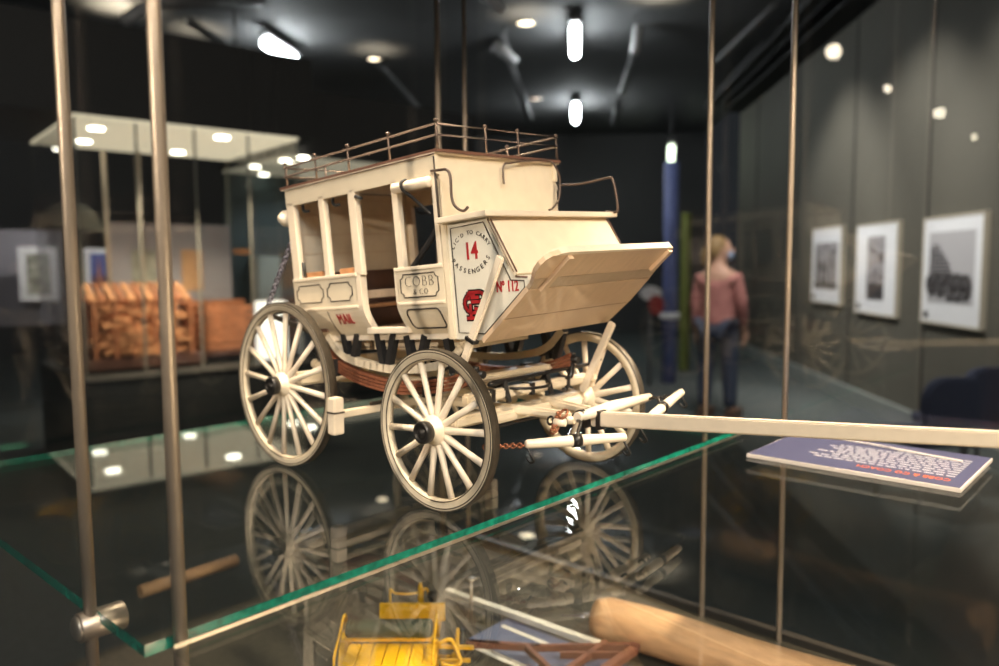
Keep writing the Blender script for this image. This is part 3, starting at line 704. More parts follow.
# spotlights
def spot_head(px, py, dep, dirn, L, r, m, label):
    c = g3(px, py, dep); d = (CR*dirn[0]+CU*dirn[1]+_w*dirn[2]).normalized()
    t = thing('spotlight', c, label, 'spotlight', 'ceiling spotlights')
    b = B(); tube(b, [c-d*L/2, c-d*L*.4, c+d*L/2], [r*.7, r, r], 16); link('lamp_head', b, m, t, I4)
    b = B(); tube(b, [c, c+Vector((0, 0, 4.25-c.z))], .012, 8); link('stem', b, GREYM, t, I4)
LGREY = mat('pale_grey_lamp', (.42, .42, .43), .4)
spot_head(135, 14, 5.5, (.8, .55, .1), .22, .045, LGREY, 'white spotlight at top left between the two thick rods')
spot_head(236, 68, 7.5, (.75, .6, .1), .26, .05, LGREY, 'grey spotlight left of the slanting tube light')
spot_head(505, 54, 9.0, (-.65, .45, -.2), .34, .06, LGREY, 'grey spotlight left of the near upright tube light')
spot_head(494, 3, 7.5, (-.7, .45, -.2), .26, .05, LGREY, 'white spotlight cut by the top edge of the view')
spot_head(636, 40, 8.7, (.1, 1, -.1), .32, .05, LGREY, 'pale spotlight right of the near upright tube light')
# tube lights
TL = lamp_mat('tube_glow', (.92, .97, 1.0), 60)
def tubelight(px0, py0, px1, py1, zz, r, label, m=None):
    a, c = on_plane(px0, py0, 2, zz), on_plane(px1, py1, 2, zz)
    t = thing('tube_light', (a+c)/2, label, 'ceiling light', 'ceiling tube lights')
    b = B(); tube(b, [a, c], r, 12); link('glowing_tube', b, m or TL, t, I4)
    b = B(); d = (c-a).normalized()
    bar(b, a-d*.05+Vector((0, 0, r+.035)), c+d*.05+Vector((0, 0, r+.035)), .12, .05); link('housing', b, GREYM, t, I4)
    for p in (a, c):
        b = B(); tube(b, [p+Vector((0, 0, r+.05)), Vector((p.x, p.y, 4.25))], .006, 6); link('hanger', b, GREYM, t, I4)
ZL = CAMW.z+2.6
tubelight(575, 29, 575, 54, ZL, .055, 'larger upright tube light at top centre')
tubelight(575.5, 107, 575.5, 120, ZL, .06, 'smaller tube light below the large central one')
tubelight(266, 43, 295, 61, ZL, .065, 'slanting tube light above the lit case at left')
tubelight(671.5, 148, 671, 162, CAMW.z+2.0, .06, 'small greenish tube light over the blue pillar', lamp_mat('tube_green', (.85, 1, .75), 5))
# recessed downlights in the room ceiling (warm)
WD = lamp_mat('warm_disc', (1, .80, .55), 6)
def down(px, py, zz, r, label, m=WD, grp='recessed ceiling downlights'):
    p = on_plane(px, py, 2, zz); t = thing('downlight', p, label, 'ceiling light', grp)
    b = B(); lathe(b, [(.001, 0), (r, 0), (r, .012), (.001, .012)], 20, Matrix.Translation(p+Vector((0, 0, -.012))), axis='Z'); link('lamp_disc', b, m, t, I4)
    b = B(); lathe(b, [(r, -.02), (r*1.18, -.02), (r*1.18, .0), (r, .0), (r, -.02)], 20, Matrix.Translation(p), axis='Z'); link('trim_ring', b, GREYM, t, I4)
down(526, 22, 4.245, .10, 'bright warm downlight at top centre beside the thin rods')
down(374, 58, 4.245, .08, 'warm downlight right of the slanting tube light')
down(284, 84, 4.245, .09, 'small warm downlight under the slanting tube light', lamp_mat('warm_dim', (1, .72, .5), 4))
down(380, 105, 4.245, .13, 'dim downlight over the roof rail of the coach', lamp_mat('warm_faint', (1, .78, .6), 1.2))
down(19, 38, 4.245, .08, 'small warm downlight at far left', lamp_mat('warm_dim2', (1, .72, .5), 2.5))
down(536, 98, 4.245, .10, 'tiny warm downlight left of the far tube light', lamp_mat('warm_dim3', (1, .72, .5), 1.5))

# pictures on the right wall
FRM = mat('pale_frame', (.52, .47, .38), .5); MATB = mat('white_mount', (.84, .85, .90), .6)
INK = mat('photo_dark', (.06, .055, .06), .6); MID = mat('photo_mid', (.36, .34, .36), .6); LITE = mat('photo_light', (.50, .49, .52), .6)
def wall_xy(px, py):          # (dep, z) on the right wall plane
    d = sight(px, py); l = LAT-.0; dl = d.dot(RR); t = l/dl; P = CAMW+d*t; q = to_room(P); return q.y, q.z
def rz(name, par, d0, d1, z0, z1, t0, t1, m):
    b = B(); box(b, LAT-t1, LAT-t0, d0, d1, z0, z1); return link(name, b, m, par, RM)
def picture(pa, pb, label, kind):
    (da, za), (db, zb) = wall_xy(*pa), wall_xy(*pb); lo, hi = min(da, db), max(da, db); z0, z1 = min(za, zb), max(za, zb)
    t = thing('framed_picture', room(LAT, (lo+hi)/2, z0), label, 'picture', 'framed photographs on the right wall')
    w, h = hi-lo, z1-z0
    rz('mount', t, lo, hi, z0, z1, .005, .035, MATB)
    for a in ((lo, hi, z0-.006, z0+.012), (lo, hi, z1-.012, z1+.006), (lo-.006, lo+.014, z0-.006, z1+.006), (hi-.014, hi+.006, z0-.006, z1+.006)): rz('frame', t, *a, .0, .04, FRM)
    # kind gives the image box in fractions: left..right as seen (hi is left in view), bottom..top
    fl, fr_, fb, ft = kind['img']; X = lambda f: hi-w*f; Zf = lambda f: z0+h*f
    rz('photograph', t, X(fr_), X(fl), Zf(fb), Zf(ft), .035, .038, LITE if kind['k'] == 3 else MID)
    rz('caption_square', t, X(.14), X(.05), Zf(.04), Zf(.105), .035, .038, INK)
    b = B(); rnd = random.Random(kind['k'])
    def rr_(x0, x1, y0, y1): 
        box(b, LAT-.0405, LAT-.038, X(fl+(fr_-fl)*x1), X(fl+(fr_-fl)*x0), Zf(fb+(ft-fb)*y0), Zf(fb+(ft-fb)*y1))
    if kind['k'] == 3:
        W_ = (fr_-fl)*w; H_ = (ft-fb)*h; cx0 = X(fl); cz0 = Zf(fb)
        def P(x, y): return Vector((LAT-.042, cx0-W_*x, cz0+H_*y))
        for (x, y, r) in ((.10, .26, .10), (.30, .26, .11), (.52, .24, .12), (.68, .24, .12), (.85, .24, .11)):
            tube(b, [P(x, y)+Vector((0, r*W_*math.cos(k*PI/9)*.9, r*W_*math.sin(k*PI/9)*1.1)) for k in range(18)], .016, 6, closed=True)
            for k in range(4): tube(b, [P(x, y)+Vector((0, r*W_*math.cos(k*PI/4)*.85, r*W_*math.sin(k*PI/4))), P(x, y)-Vector((0, r*W_*math.cos(k*PI/4)*.85, r*W_*math.sin(k*PI/4)))], .006, 5)
        rr_(.02, .95, .24, .36); rr_(.1, .55, .36, .44)
        for k in range(7):
            y = .46+.055*k; rr_(.04+.03*k*.3, .50-.045*k+rnd.random()*.04, y, y+.03)
        for x in (.05, .14, .24, .34, .44): rr_(x, x+.022, .40, .80-x*.5)
    else:
        for k in range(26 if kind['k'] == 1 else 34):
            x = rnd.random()*.9; y = (rnd.random()*.92)**(1.0 if kind['k'] == 1 else 1.35); rr_(x, x+.05+rnd.random()*.10, y, y+.02+rnd.random()*.06)
        if kind['k'] == 1:
            for x in (.08, .30, .5, .72): rr_(x, x+.07, .08, .62)
            rr_(0, 1, .05, .14)
        else: rr_(.05, .98, .02, .26)
    link('photo_shapes', b, INK, t, RM)
picture((816, 229.5), (843, 305), 'smallest framed black and white photograph, leftmost on the right wall', dict(k=1, img=(.12, .9, .18, .80)))
picture((861, 226), (899, 317.5), 'framed tall dark photograph between the other two on the right wall', dict(k=2, img=(.30, .72, .16, .86)))
picture((929, 219), (985, 330), 'largest framed photograph of an old coach, rightmost on the wall', dict(k=3, img=(.12, .88, .20, .86)))

# navy chairs near the right wall
NAVY = mat('navy_fabric', (.045, .055, .10), .8)
def chair(px, py, dep, ang, label):
    c = g3(px, py, dep); c.z = 0
    t = thing('visitor_chair', c, label, 'chair', 'navy chairs by the right wall')
    M = Matrix.Translation(c) @ Matrix.Rotation(ang, 4, 'Z')
    b = B(); prism(b, rrect(-.215, .215, .45, .80, .12, 6), 1, -.24, -.18); bmesh.ops.bevel(b, geom=b.edges[:], offset=.015, segments=2, affect='EDGES'); link('backrest', b, NAVY, t, M)
    b = B(); box(b, -.22, .22, -.2, .24, .38, .45, bev=.03); link('seat', b, NAVY, t, M)
    for x in (-.19, .19):
        for y in (-.18, .2):
            b = B(); tube(b, [(x, y, 0), (x*.9, y, .40)], .014, 8); link('leg', b, GREYM, t, M)
chair(930, 400, 4.6, .9, 'navy chair behind the caption plate, left one of two')
chair(968, 372, 5.0, .9, 'navy chair at the right edge under the largest photograph')

# blue pillar and small things beside it
b = B(); p = g3(669, 360, 9.5); tube(b, [(p.x, p.y, 0), (p.x, p.y, 2.68)], .088, 24)
tag(link('blue_pillar', b, mat('blue_paint', (.13, .16, .36), .5, var=.25, scale=2), None, I4), 'round blue pillar left of the person in pink', 'pillar')
b = B(); q = g3(668, 316, 9.38); lathe(b, [(.11, -.04), (.125, -.03), (.125, .03), (.11, .04), (.11, -.04)], 24, Matrix.Translation((p.x, p.y, q.z)), axis='Z')
tag(link('white_band', b, MATB, None, I4), 'white band round the blue pillar', 'band')
b = B(); p2 = g3(686, 235, 10.5); box(b, p2.x-.05, p2.x+.05, p2.y-.05, p2.y+.05, 0, p2.z+.30)
tag(link('green_post', b, mat('lime_paint', (.20, .24, .05), .6), None, I4), 'thin lime green post just right of the blue pillar', 'post')
rs = thing('round_sign', g3(650, 300, 9.2), 'white and red round sign left of the blue pillar', 'sign')
b = B(); q = g3(651, 300, 9.2)
def disc(c, rx, rz_, th): 
    bb = B(); n = 20; A_ = [c+CR*math.cos(2*PI*k/n)*rx+Vector((0, 0, 1))*math.sin(2*PI*k/n)*rz_ for k in range(n)]
    v0 = [bb.verts.new(x) for x in A_]; v1 = [bb.verts.new(x+hd*th) for x in A_]; bb.faces.new(v0); bb.faces.new(v1[::-1])
    for k in range(n): bb.faces.new((v0[k], v0[(k+1) % n], v1[(k+1) % n], v1[k]))
    bmesh.ops.recalc_face_normals(bb, faces=bb.faces[:]); return bb
b.free(); link('white_disc', disc(q+CU*.08, .13, .09, .04), MATB, rs, I4); link('red_disc', disc(q+CR*.06-CU*.06-hd*.02, .09, .12, .04), mat('sign_red', (.35, .03, .03), .5), rs, I4)
b = B(); tube(b, [q+hd*.05-CU*.1, Vector((q.x+hd.x*.05, q.y+hd.y*.05, 0))], .02, 8); link('stand', b, GREYM, rs, I4)

# ------------------------------------------------------------------ person in pink
def skin(name, verts, edges, radii, m, parent, M, sub=2):
    me = bpy.data.meshes.new(name); me.from_pydata(verts, edges, []); o = bpy.data.objects.new(name, me); COL.objects.link(o)
    md = o.modifiers.new('s', 'SKIN'); md.use_smooth_shade = True
    for i, r in enumerate(radii): me.skin_vertices[0].data[i].radius = r if isinstance(r, tuple) else (r, r)
    me.skin_vertices[0].data[0].use_root = True
    if sub: o.modifiers.new('u', 'SUBSURF').levels = sub; o.modifiers['u'].render_levels = sub
    bpy.context.view_layer.update()
    dg = bpy.context.evaluated_depsgraph_get(); me2 = bpy.data.meshes.new_from_object(o.evaluated_get(dg)); bpy.data.objects.remove(o)
    for f in me2.polygons: f.use_smooth = True
    me2.materials.clear(); me2.materials.append(m)
    n = bpy.data.objects.new(name, me2); COL.objects.link(n); place(n, M, parent); return n
SKINM = mat('skin', (.50, .30, .22), .55); PINK = mat('pink_jumper', (.40, .17, .16), .85, var=.12, scale=14)
JEAN = mat('blue_jeans', (.035, .05, .09), .8); HAIR = mat('blonde_hair', (.26, .17, .07), .6, var=.3, scale=30); MASK = mat('pale_blue_mask', (.22, .32, .50), .7)
SHOE = mat('brown_shoe', (.12, .07, .05), .6)
pc = on_plane(716, 418, 2, 0.0)
PMx = Matrix.Translation(pc) @ Matrix(((CR.x, hd.x, 0, 0), (CR.y, hd.y, 0, 0), (0, 0, 1, 0), (0, 0, 0, 1))) @ Matrix.Rotation(math.radians(-35), 4, 'Z')
# local: +y is where the person faces (away and to the right), x to their right
ps = thing('person', pc, 'blonde person in pink jumper, blue jeans and pale blue mask standing beyond the case', 'person')
V = [(0, 0, .92), (0, .01, 1.08), (0, 0, 1.26), (0, -.01, 1.36), (0, .0, 1.45), (0, .02, 1.52), (0, .02, 1.60),
     (-.10, 0, .86), (-.11, .01, .48), (-.12, -.02, .09), (-.13, .13, .04), (.10, 0, .86), (.11, .03, .48), (.12, .04, .09), (.13, .19, .04),
     (-.165, 0, 1.32), (-.215, -.01, 1.08), (-.225, .05, .86), (-.22, .08, .77), (.165, 0, 1.32), (.215, .02, 1.08), (.205, .12, .88), (.20, .16, .80)]
E_ = [(0, 1), (1, 2), (2, 3), (3, 4), (4, 5), (5, 6), (0, 7), (7, 8), (8, 9), (9, 10), (0, 11), (11, 12), (12, 13), (13, 14), (3, 15), (15, 16), (16, 17), (17, 18), (3, 19), (19, 20), (20, 21), (21, 22)]
Rr = [(.15, .12), (.135, .11), (.16, .12), (.13, .09), .05, (.075, .085), (.08, .10), .09, .062, .042, .04, .09, .062, .042, .04, .06, .045, .032, .03, .06, .045, .032, .03]
body = skin('body', V, E_, Rr, SKINM, ps, PMx)
def gr(r, k): return tuple(x+k for x in r) if isinstance(r, tuple) else r+k
ji = [1, 0, 2, 3, 15, 16, 17, 19, 20, 21]
Vj = [V[i] for i in ji]; Vj[1] = (0, 0, .85); ej = [(0, 1), (0, 2), (2, 3), (3, 4), (4, 5), (5, 6), (3, 7), (7, 8), (8, 9)]
skin('jumper', Vj, ej, [gr(Rr[1], .035), gr(Rr[0], .055), gr(Rr[2], .02), gr(Rr[3], .01), .072, .060, .045, .072, .060, .045], PINK, ps, PMx)
ti = [0, 7, 8, 9, 11, 12, 13]
skin('jeans', [V[i] for i in ti], [(0, 1), (1, 2), (2, 3), (0, 4), (4, 5), (5, 6)], [(.155, .125), .105, .08, .065, .105, .08, .065], JEAN, ps, PMx)
for s, yy in ((-.125, .05), (.125, .11)):
    b = B(); prism(b, [(-.05, -.1), (.05, -.1), (.055, .1), (.03, .16), (-.03, .16), (-.055, .1)], 2, 0, .08, Matrix.Translation((s, yy, 0))); link('shoe', b, SHOE, ps, PMx)
HM = PMx @ Matrix.Translation((0, .03, 1.575)) @ Matrix.Rotation(math.radians(-62), 4, 'Z')
def blob(name, rx, ry, rz_, c, m, M, par=ps):
    b = B(); bmesh.ops.create_uvsphere(b, u_segments=20, v_segments=14, radius=1); 
    for v in b.verts: v.co = Vector((v.co.x*rx+c[0], v.co.y*ry+c[1], v.co.z*rz_+c[2]))
    return link(name, b, m, par, M, smooth=True)
blob('face', .078, .095, .115, (0, .01, 0), SKINM, HM); blob('hair', .095, .10, .125, (0, -.028, .018), HAIR, HM)
b = B(); tube(b, smooth_path([(0, -.10, .02), (0, -.13, -.06), (0, -.10, -.16)]), [.05]*5+[.045]*4+[.03]*4, 10); link('hair_bun', b, HAIR, ps, HM)
blob('mask', .064, .05, .05, (0, .075, -.042), MASK, HM); blob('nose', .014, .02, .022, (0, .115, -.005), SKINM, HM)
for s in (-1, 1): blob('eye', .012, .008, .008, (s*.03, .098, .02), BLACK, HM); blob('ear', .012, .022, .03, (s*.08, .0, 0), SKINM, HM)
for Mh, s in (((-.22, .09, .74), -1), ((.20, .175, .77), 1)):
    b = B(); M0 = Vector(Mh)
    tube(b, [M0+Vector((0, -.01, .05)), M0+Vector((0, 0, 0)), M0+Vector((0, .01, -.04))], [.026, .038, .03], 10)
    for k in range(4): tube(b, [M0+Vector((0, .03-.018*k, -.04)), M0+Vector((-.01*s, .035-.018*k, -.08+.004*abs(k-1))), M0+Vector((-.02*s, .03-.018*k, -.11+.006*abs(k-1)))], [.010, .009, .007], 8)
    tube(b, [M0+Vector((0, .03, .01)), M0+Vector((-.01*s, .055, -.02)), M0+Vector((-.015*s, .06, -.05))], [.012, .011, .008], 8)
    link('hand', b, SKINM, ps, PMx)

# ------------------------------------------------------------------ lit display case far left
CZ = 2.41
cA, cB, cC, cD = (on_plane(*p, 2, CZ) for p in ((72, 116), (298, 140.5), (18, 143), (222, 160)))
ex = (cB-cA).normalized(); ey = Vector((-ex.y, ex.x, 0))
if ey.dot(cC-cA) < 0: ey = -ey
CW, CDp = (cB-cA).length, (cC-cA).dot(ey)
CM = Matrix(((ex.x, ey.x, 0, cA.x), (ex.y, ey.y, 0, cA.y), (0, 0, 1, 0), (0, 0, 0, 1)))
def cs(px, py, d):            # case coordinates at a distance d behind its front plane
    Mi = CM.inverted(); c = Mi @ CAMW; s = Mi.to_3x3() @ sight(px, py); return c + s*((d-c.y)/s.y)
def cbox(name, x0, x1, y0, y1, z0, z1, m, par=None, bev=0): b = B(); box(b, x0, x1, y0, y1, z0, z1, bev=bev); return link(name, b, m, par, CM)
dcs = thing('display_case', CM @ Vector((CW/2, CDp/2, 0)), 'large black topped glass display case with cream ceiling at left', 'display case')
cbox('glow_ceiling', 0, CW, 0, CDp, CZ, CZ+.02, mat('cream_ceiling_added_glow', (.8, .75, .6), .6, emit=(1.0, .87, .62), estr=.95), dcs)  # weak emission stands in for downlight spread over the cream ceiling
cbox('black_top', -1.2, CW+.12, -.02, CDp+.1, CZ+.02, CZ+.62, DARK, dcs)
cbox('plinth', -.02, CW+.02, -.02, CDp, 0, .70, mat('slate_plinth', (.02, .024, .025), .5), dcs)
cbox('plinth_edge', -.03, CW+.03, -.04, .0, .70, .73, mat('grey_edge', (.16, .155, .14), .4), dcs)
for a in ((0, CW, 0, .01), (0, .01, 0, CDp), (CW-.01, CW, 0, CDp)): cbox('glass_side', *a, .73, CZ, PANE, dcs)
for x, y in ((.0, .0), (CW*.24, 0), (CW*.49, 0), (CW*.74, 0), (CW-.02, 0), (CW-.02, CDp-.02)):
    cbox('mullion', x, x+.014, y, y+.012, .73, CZ, mat('seam_grey', (.22, .22, .19), .4), dcs)
for px, py, e_ in ((96, 128, 1), (84, 141, 1), (60, 149, 1), (178, 152, 1), (222, 137, 1), (112, 134, 0), (150, 150, 0)):
    if not e_: continue
    p = CM.inverted() @ on_plane(px, py, 2, CZ); b = B(); lathe(b, [(.001, -.01), (.052, -.01), (.052, 0), (.001, 0)], 18, Matrix.Translation((p.x, p.y, CZ)), axis='Z')
    link('downlight', b, lamp_mat('lamp_and_fill', (1, .93, .78), 16), dcs, CM)
for px in (103, 137):
    p0 = cs(px, 151, 1.05); b = B(); tube(b, [(p0.x, 1.05, p0.z), (p0.x, 1.05, .75)], .018, 10)
    tag(link('display_rod', b, mat('tan_rod', (.45, .38, .30), .5), None, CM), 'tan upright rod in the lit case, %s of the two' % ('left' if px == 103 else 'right'), 'rod', 'tan rods in the lit case')
# second lit case behind it
d2 = thing('display_case', CM @ Vector((CW+.9, CDp*.8, 0)), 'smaller lit display case right of the large lit one, seen past its dark corner', 'display case')
q0, q1 = cs(258, 165, CDp+.2), cs(330, 150, CDp-.2)
cbox('glow_ceiling', CW+.30, CW+1.9, .9, CDp+.9, CZ+.0, CZ+.02, mat('dim_ceiling_added_glow', (.6, .55, .45), .6, emit=(1.0, .9, .66), estr=.35), d2)  # emission added in place of lamplight on this ceiling
cbox('black_top', CW+.30, CW+2.4, .85, CDp+1.0, CZ+.02, CZ+.6, DARK, d2)
cbox('plinth', CW+.30, CW+1.9, .9, CDp+.9, 0, .70, DARK, d2)
cbox('teal_back', CW+.30, CW+1.9, CDp+.88, CDp+.92, .70, CZ, mat('dark_teal_board', (.03, .055, .06), .6), d2)
for px, py in ((255, 166), (264, 174), (285, 160), (303, 157)):
    p = CM.inverted() @ on_plane(px, py, 2, CZ); b = B(); lathe(b, [(.001, -.012), (.05, -.012), (.05, -.002), (.001, -.002)], 18, Matrix.Translation((p.x, p.y, CZ)), axis='Z')
    link('downlight', b, lamp_mat('lamp_and_fill', (1, .93, .78), 16), d2, CM)
# copper-coloured wagon load in the case
RUST = mat('rust_wood', (.42, .16, .07), .7, var=.35, scale=12); STRAW = mat('orange_straw', (.70, .34, .16), .8, var=.4, scale=25); RUSTD = mat('dark_rust', (.10, .04, .025), .7)
a0, a1 = cs(86, 368, .35), cs(176, 368, .35); a2 = cs(300, 300, .45)
hz = cs(100, 300, .35).z
wg = thing('model_shed', CM @ Vector((a0.x+.4, .6, .73)), 'open copper coloured timber shed model with straw inside in the lit case', 'model')
z0 = .80; xw0, xw1 = a0.x, cs(200, 330, .35).x
cbox('base_board', xw0-.05, xw1+.02, .3, 1.0, .73, z0, RUSTD, wg)
cbox('rear_wall', xw0, xw1, .88, .93, z0, hz, RUST, wg)
cbox('end_wall', xw0-.03, xw0+.02, .32, .93, z0, hz, RUSTD, wg)
nP = 12
for k in range(nP):
    x = xw0+(xw1-xw0)*k/nP; b = B(); bar(b, (x+.03, .48, hz-.02), (x+.09, .97, hz+.10), (xw1-xw0)/nP*.7, .02); link('roof_slat', b, STRAW if k % 2 else RUST, wg, CM)
for k in range(6):
    x = xw0+(xw1-xw0)*(k+.5)/6; cbox('post', x-.012, x+.012, .33, .36, z0, hz, RUST, wg)
b = B(); rnd = random.Random(5)
for k in range(420):
    x = rnd.uniform(xw0+.15, xw1-.12); y = rnd.uniform(.30, .8); h = z0+.02+rnd.random()**1.6*(hz-z0)*.75; a = rnd.uniform(0, PI); L = rnd.uniform(.04, .12)
    bar(b, (x-L*math.cos(a), y, h), (x+L*math.cos(a), y+.03, h+L*math.sin(a)*.5), .02, .02)
link('straw', b, STRAW, wg, CM)['kind'] = 'stuff'
# rusty crate right of the shed
x0c = cs(205, 330, .4).x; x1c = CW-.42
wc2 = thing('timber_crate', CM @ Vector(((x0c+x1c)/2, .6, .73)), 'rust brown slatted crate right of the straw shed, behind the rear wheel', 'crate')
for k in range(6):
    z = .80+k*(hz-.86)/6
    b = B(); box(b, x0c, x1c+.35, .42, .45, z, z+(hz-.9)/6*.8); box(b, x0c, x0c+.03, .42, 1.0, z, z+(hz-.9)/6*.8); link('slat', b, RUST, wc2, CM)
cbox('crate_floor', x0c, x1c+.35, .42, 1.0, .76, .80, RUSTD, wc2); cbox('crate_back', x0c, x1c+.35, .97, 1.0, .80, hz-.05, RUST, wc2)
# pale backboard with poster inside the case
y_ = 1.15
p0, p1 = cs(108, 222, y_), cs(232, 292, y_)
cbk = thing('backboard', CM @ Vector(((p0.x+p1.x)/2, y_, .73)), 'pale grey display board with orange poster behind the copper shed', 'display board')
cbox('board', p0.x, p1.x, y_, y_+.03, .73, p0.z, mat('pale_grey_board', (.34, .33, .36), .7), cbk)
q0, q1 = cs(181, 250, y_), cs(203, 290, y_); cbox('orange_poster', q0.x, q1.x, y_-.01, y_, q1.z, q0.z, mat('peach_poster', (.62, .36, .18), .6), cbk)
q0, q1 = cs(131, 250, y_), cs(158, 292, y_); cbox('sketch_print', q0.x, q1.x, y_-.01, y_, q1.z, q0.z, mat('grey_green_print', (.35, .36, .30), .6, var=.4, scale=8), cbk)
# framed prints farther behind the case
def print_(px0, py0, px1, py1, d, label, img, extra=None):
    a, c = cs(px0, py0, d), cs(px1, py1, d); t = thing('framed_picture', CM @ Vector(((a.x+c.x)/2, d, c.z)), label, 'picture')
    cbox('frame', a.x, c.x, d, d+.03, c.z, a.z, MATB, t)
    w, h = c.x-a.x, a.z-c.z
    cbox('picture_area', a.x+w*.2, c.x-w*.2, d-.01, d, c.z+h*.12, a.z-h*.12, img, t)
    if extra:
        b = B(); cx = (a.x+c.x)/2; prism(b, [(cx-w*.12, c.z+h*.15), (cx+w*.14, c.z+h*.15), (cx+w*.07, c.z+h*.45), (cx+.0, c.z+h*.82), (cx-w*.06, c.z+h*.45)], 1, d-.016, d-.01); link('tower_shape', b, extra, t, CM)
        cbox('dark_ground', a.x+w*.2, c.x-w*.2, d-.014, d-.01, c.z+h*.12, c.z+h*.38, mat('plum_ground', (.12, .06, .13), .6), t)
print_(84, 248, 113, 292, 2.6, 'framed blue print of an orange tower, beyond the lit case', mat('blue_print', (.10, .14, .42), .6), mat('orange_tower', (.5, .2, .12), .6))
print_(17, 247, 59, 300, 2.6, 'framed pale sketch left of the blue print', mat('sketch_grey', (.30, .31, .26), .6, var=.6, scale=14))
a, c = cs(-60, 228, 3.0), cs(50, 310, 3.0)
b = B(); box(b, a.x, c.x, 3.0, 3.05, 0.9, a.z); tag(link('notice_board', b, mat('pale_lilac_panel', (.32, .31, .36), .7), None, CM), 'pale lilac board behind the framed sketch at far left', 'board')
for x0_, x1_, lb in ((212, 228, 'small orange sign above the crate, left one of two'), (234, 251, 'small orange sign right of its twin, above the crate')):
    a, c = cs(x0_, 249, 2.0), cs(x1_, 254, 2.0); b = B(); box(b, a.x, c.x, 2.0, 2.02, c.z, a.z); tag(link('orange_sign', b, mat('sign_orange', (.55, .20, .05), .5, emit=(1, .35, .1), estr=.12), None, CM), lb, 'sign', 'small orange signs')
a, c = cs(258, 256, 2.1), cs(281, 292, 2.1); b = B(); box(b, a.x, c.x, 2.1, 2.3, .705, a.z)
tag(link('white_box', b, mat('off_white_box', (.40, .47, .44), .6), None, CM), 'pale white box behind the rear end of the coach', 'box')
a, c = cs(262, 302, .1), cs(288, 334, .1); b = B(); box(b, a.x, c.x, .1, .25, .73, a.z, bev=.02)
tag(link('glow_block', b, mat('glow_block_white', (.85, .85, .82), .5, emit=(1, .97, .88), estr=1.6), None, CM), 'white block with added glow seen through the spokes of the rear left wheel', 'white block')  # plain white block; glow added for a lamp's reflection
b = B(); q = cs(46, 215, 1.6); bmesh.ops.create_uvsphere(b, u_segments=24, v_segments=12, radius=.24)
for v in b.verts: v.co = Vector((v.co.x+max(q.x, .28), v.co.y+1.6, max(0, v.co.z)*1.0+q.z-.12))
tag(link('grey_dome', b, mat('olive_dome', (.12, .12, .10), .8), None, CM), 'grey green dome shape at far left in the lit case', 'dome')

# added hanging globes stand in for ceiling downlights; near glass mirrors them upper right
STANDIN = lamp_mat('standin_glow', (1, .86, .66), 22)
for px, py, t_, r_, lb in ((834, 52, 3.6, .035, 'larger'), (888, 89, 3.8, .018, 'smallest')):
    d = sight(px, py); tp = (-6.4*U-CAMW.y)/d.y; h = CAMW+d*tp; q = h+Vector((d.x, -d.y, d.z))*(t_-tp)
    t = thing('downlight_standin', q, lb+' of the added globes mirrored as warm spots in the upper right glass', 'ceiling light', 'added globes behind the viewer')
    b = B(); bmesh.ops.create_uvsphere(b, u_segments=16, v_segments=10, radius=r_, matrix=Matrix.Translation(q)); link('standin_globe', b, STANDIN, t, I4)
    b = B(); tube(b, [q+Vector((0, 0, r_)), Vector((q.x, q.y, 4.25))], .004, 6); link('standin_cable', b, BLACK, t, I4)

# the photographer, seen only as a faint olive reflection at the right
OLIVE = mat('olive_knit', (.30, .29, .19), .9, var=.15, scale=60, bump=.4)
foot = Vector((CAMW.x, CAMW.y, 0))-hd*.30
PH = Matrix.Translation(foot) @ Matrix(((hr.x, hd.x, 0, 0), (hr.y, hd.y, 0, 0), (0, 0, 1, 0), (0, 0, 0, 1)))
pg = thing('person', foot, 'person in olive knitted jumper holding a camera, faintly mirrored in glass at right', 'person')
V2 = [(0, -.02, .86), (0, -.02, 1.02), (0, -.02, 1.18), (0, -.02, 1.28), (0, 0, 1.36), (0, .05, 1.42), (0, .07, 1.49),
      (-.10, -.02, .80), (-.12, .0, .45), (-.13, -.02, .09), (-.14, .12, .04), (.10, -.02, .80), (.12, .02, .45), (.13, -.02, .09), (.14, .12, .04),
      (-.19, 0, 1.26), (-.35, .05, 1.10), (-.18, .20, 1.26), (-.10, .24, 1.36), (.19, 0, 1.26), (.33, .05, 1.10), (.18, .20, 1.26), (.10, .24, 1.38)]
skin('body', V2, E_, Rr, SKINM, pg, PH)
skin('jumper', [V2[i] for i in ji], ej, [gr(Rr[1], .04), gr(Rr[0], .03), gr(Rr[2], .03), gr(Rr[3], .02), .095, .082, .055, .095, .082, .055], OLIVE, pg, PH)
skin('trousers', [V2[i] for i in ti], [(0, 1), (1, 2), (2, 3), (0, 4), (4, 5), (5, 6)], [(.155, .125), .105, .08, .065, .105, .08, .065], DARKG, pg, PH)
HP = PH @ Matrix.Translation((0, .07, 1.47))
blob('face', .078, .09, .11, (0, .0, 0), SKINM, HP, pg); blob('hair', .09, .095, .12, (0, -.03, .02), HAIR, HP, pg); blob('nose', .014, .02, .022, (0, .095, -.01), SKINM, HP, pg)
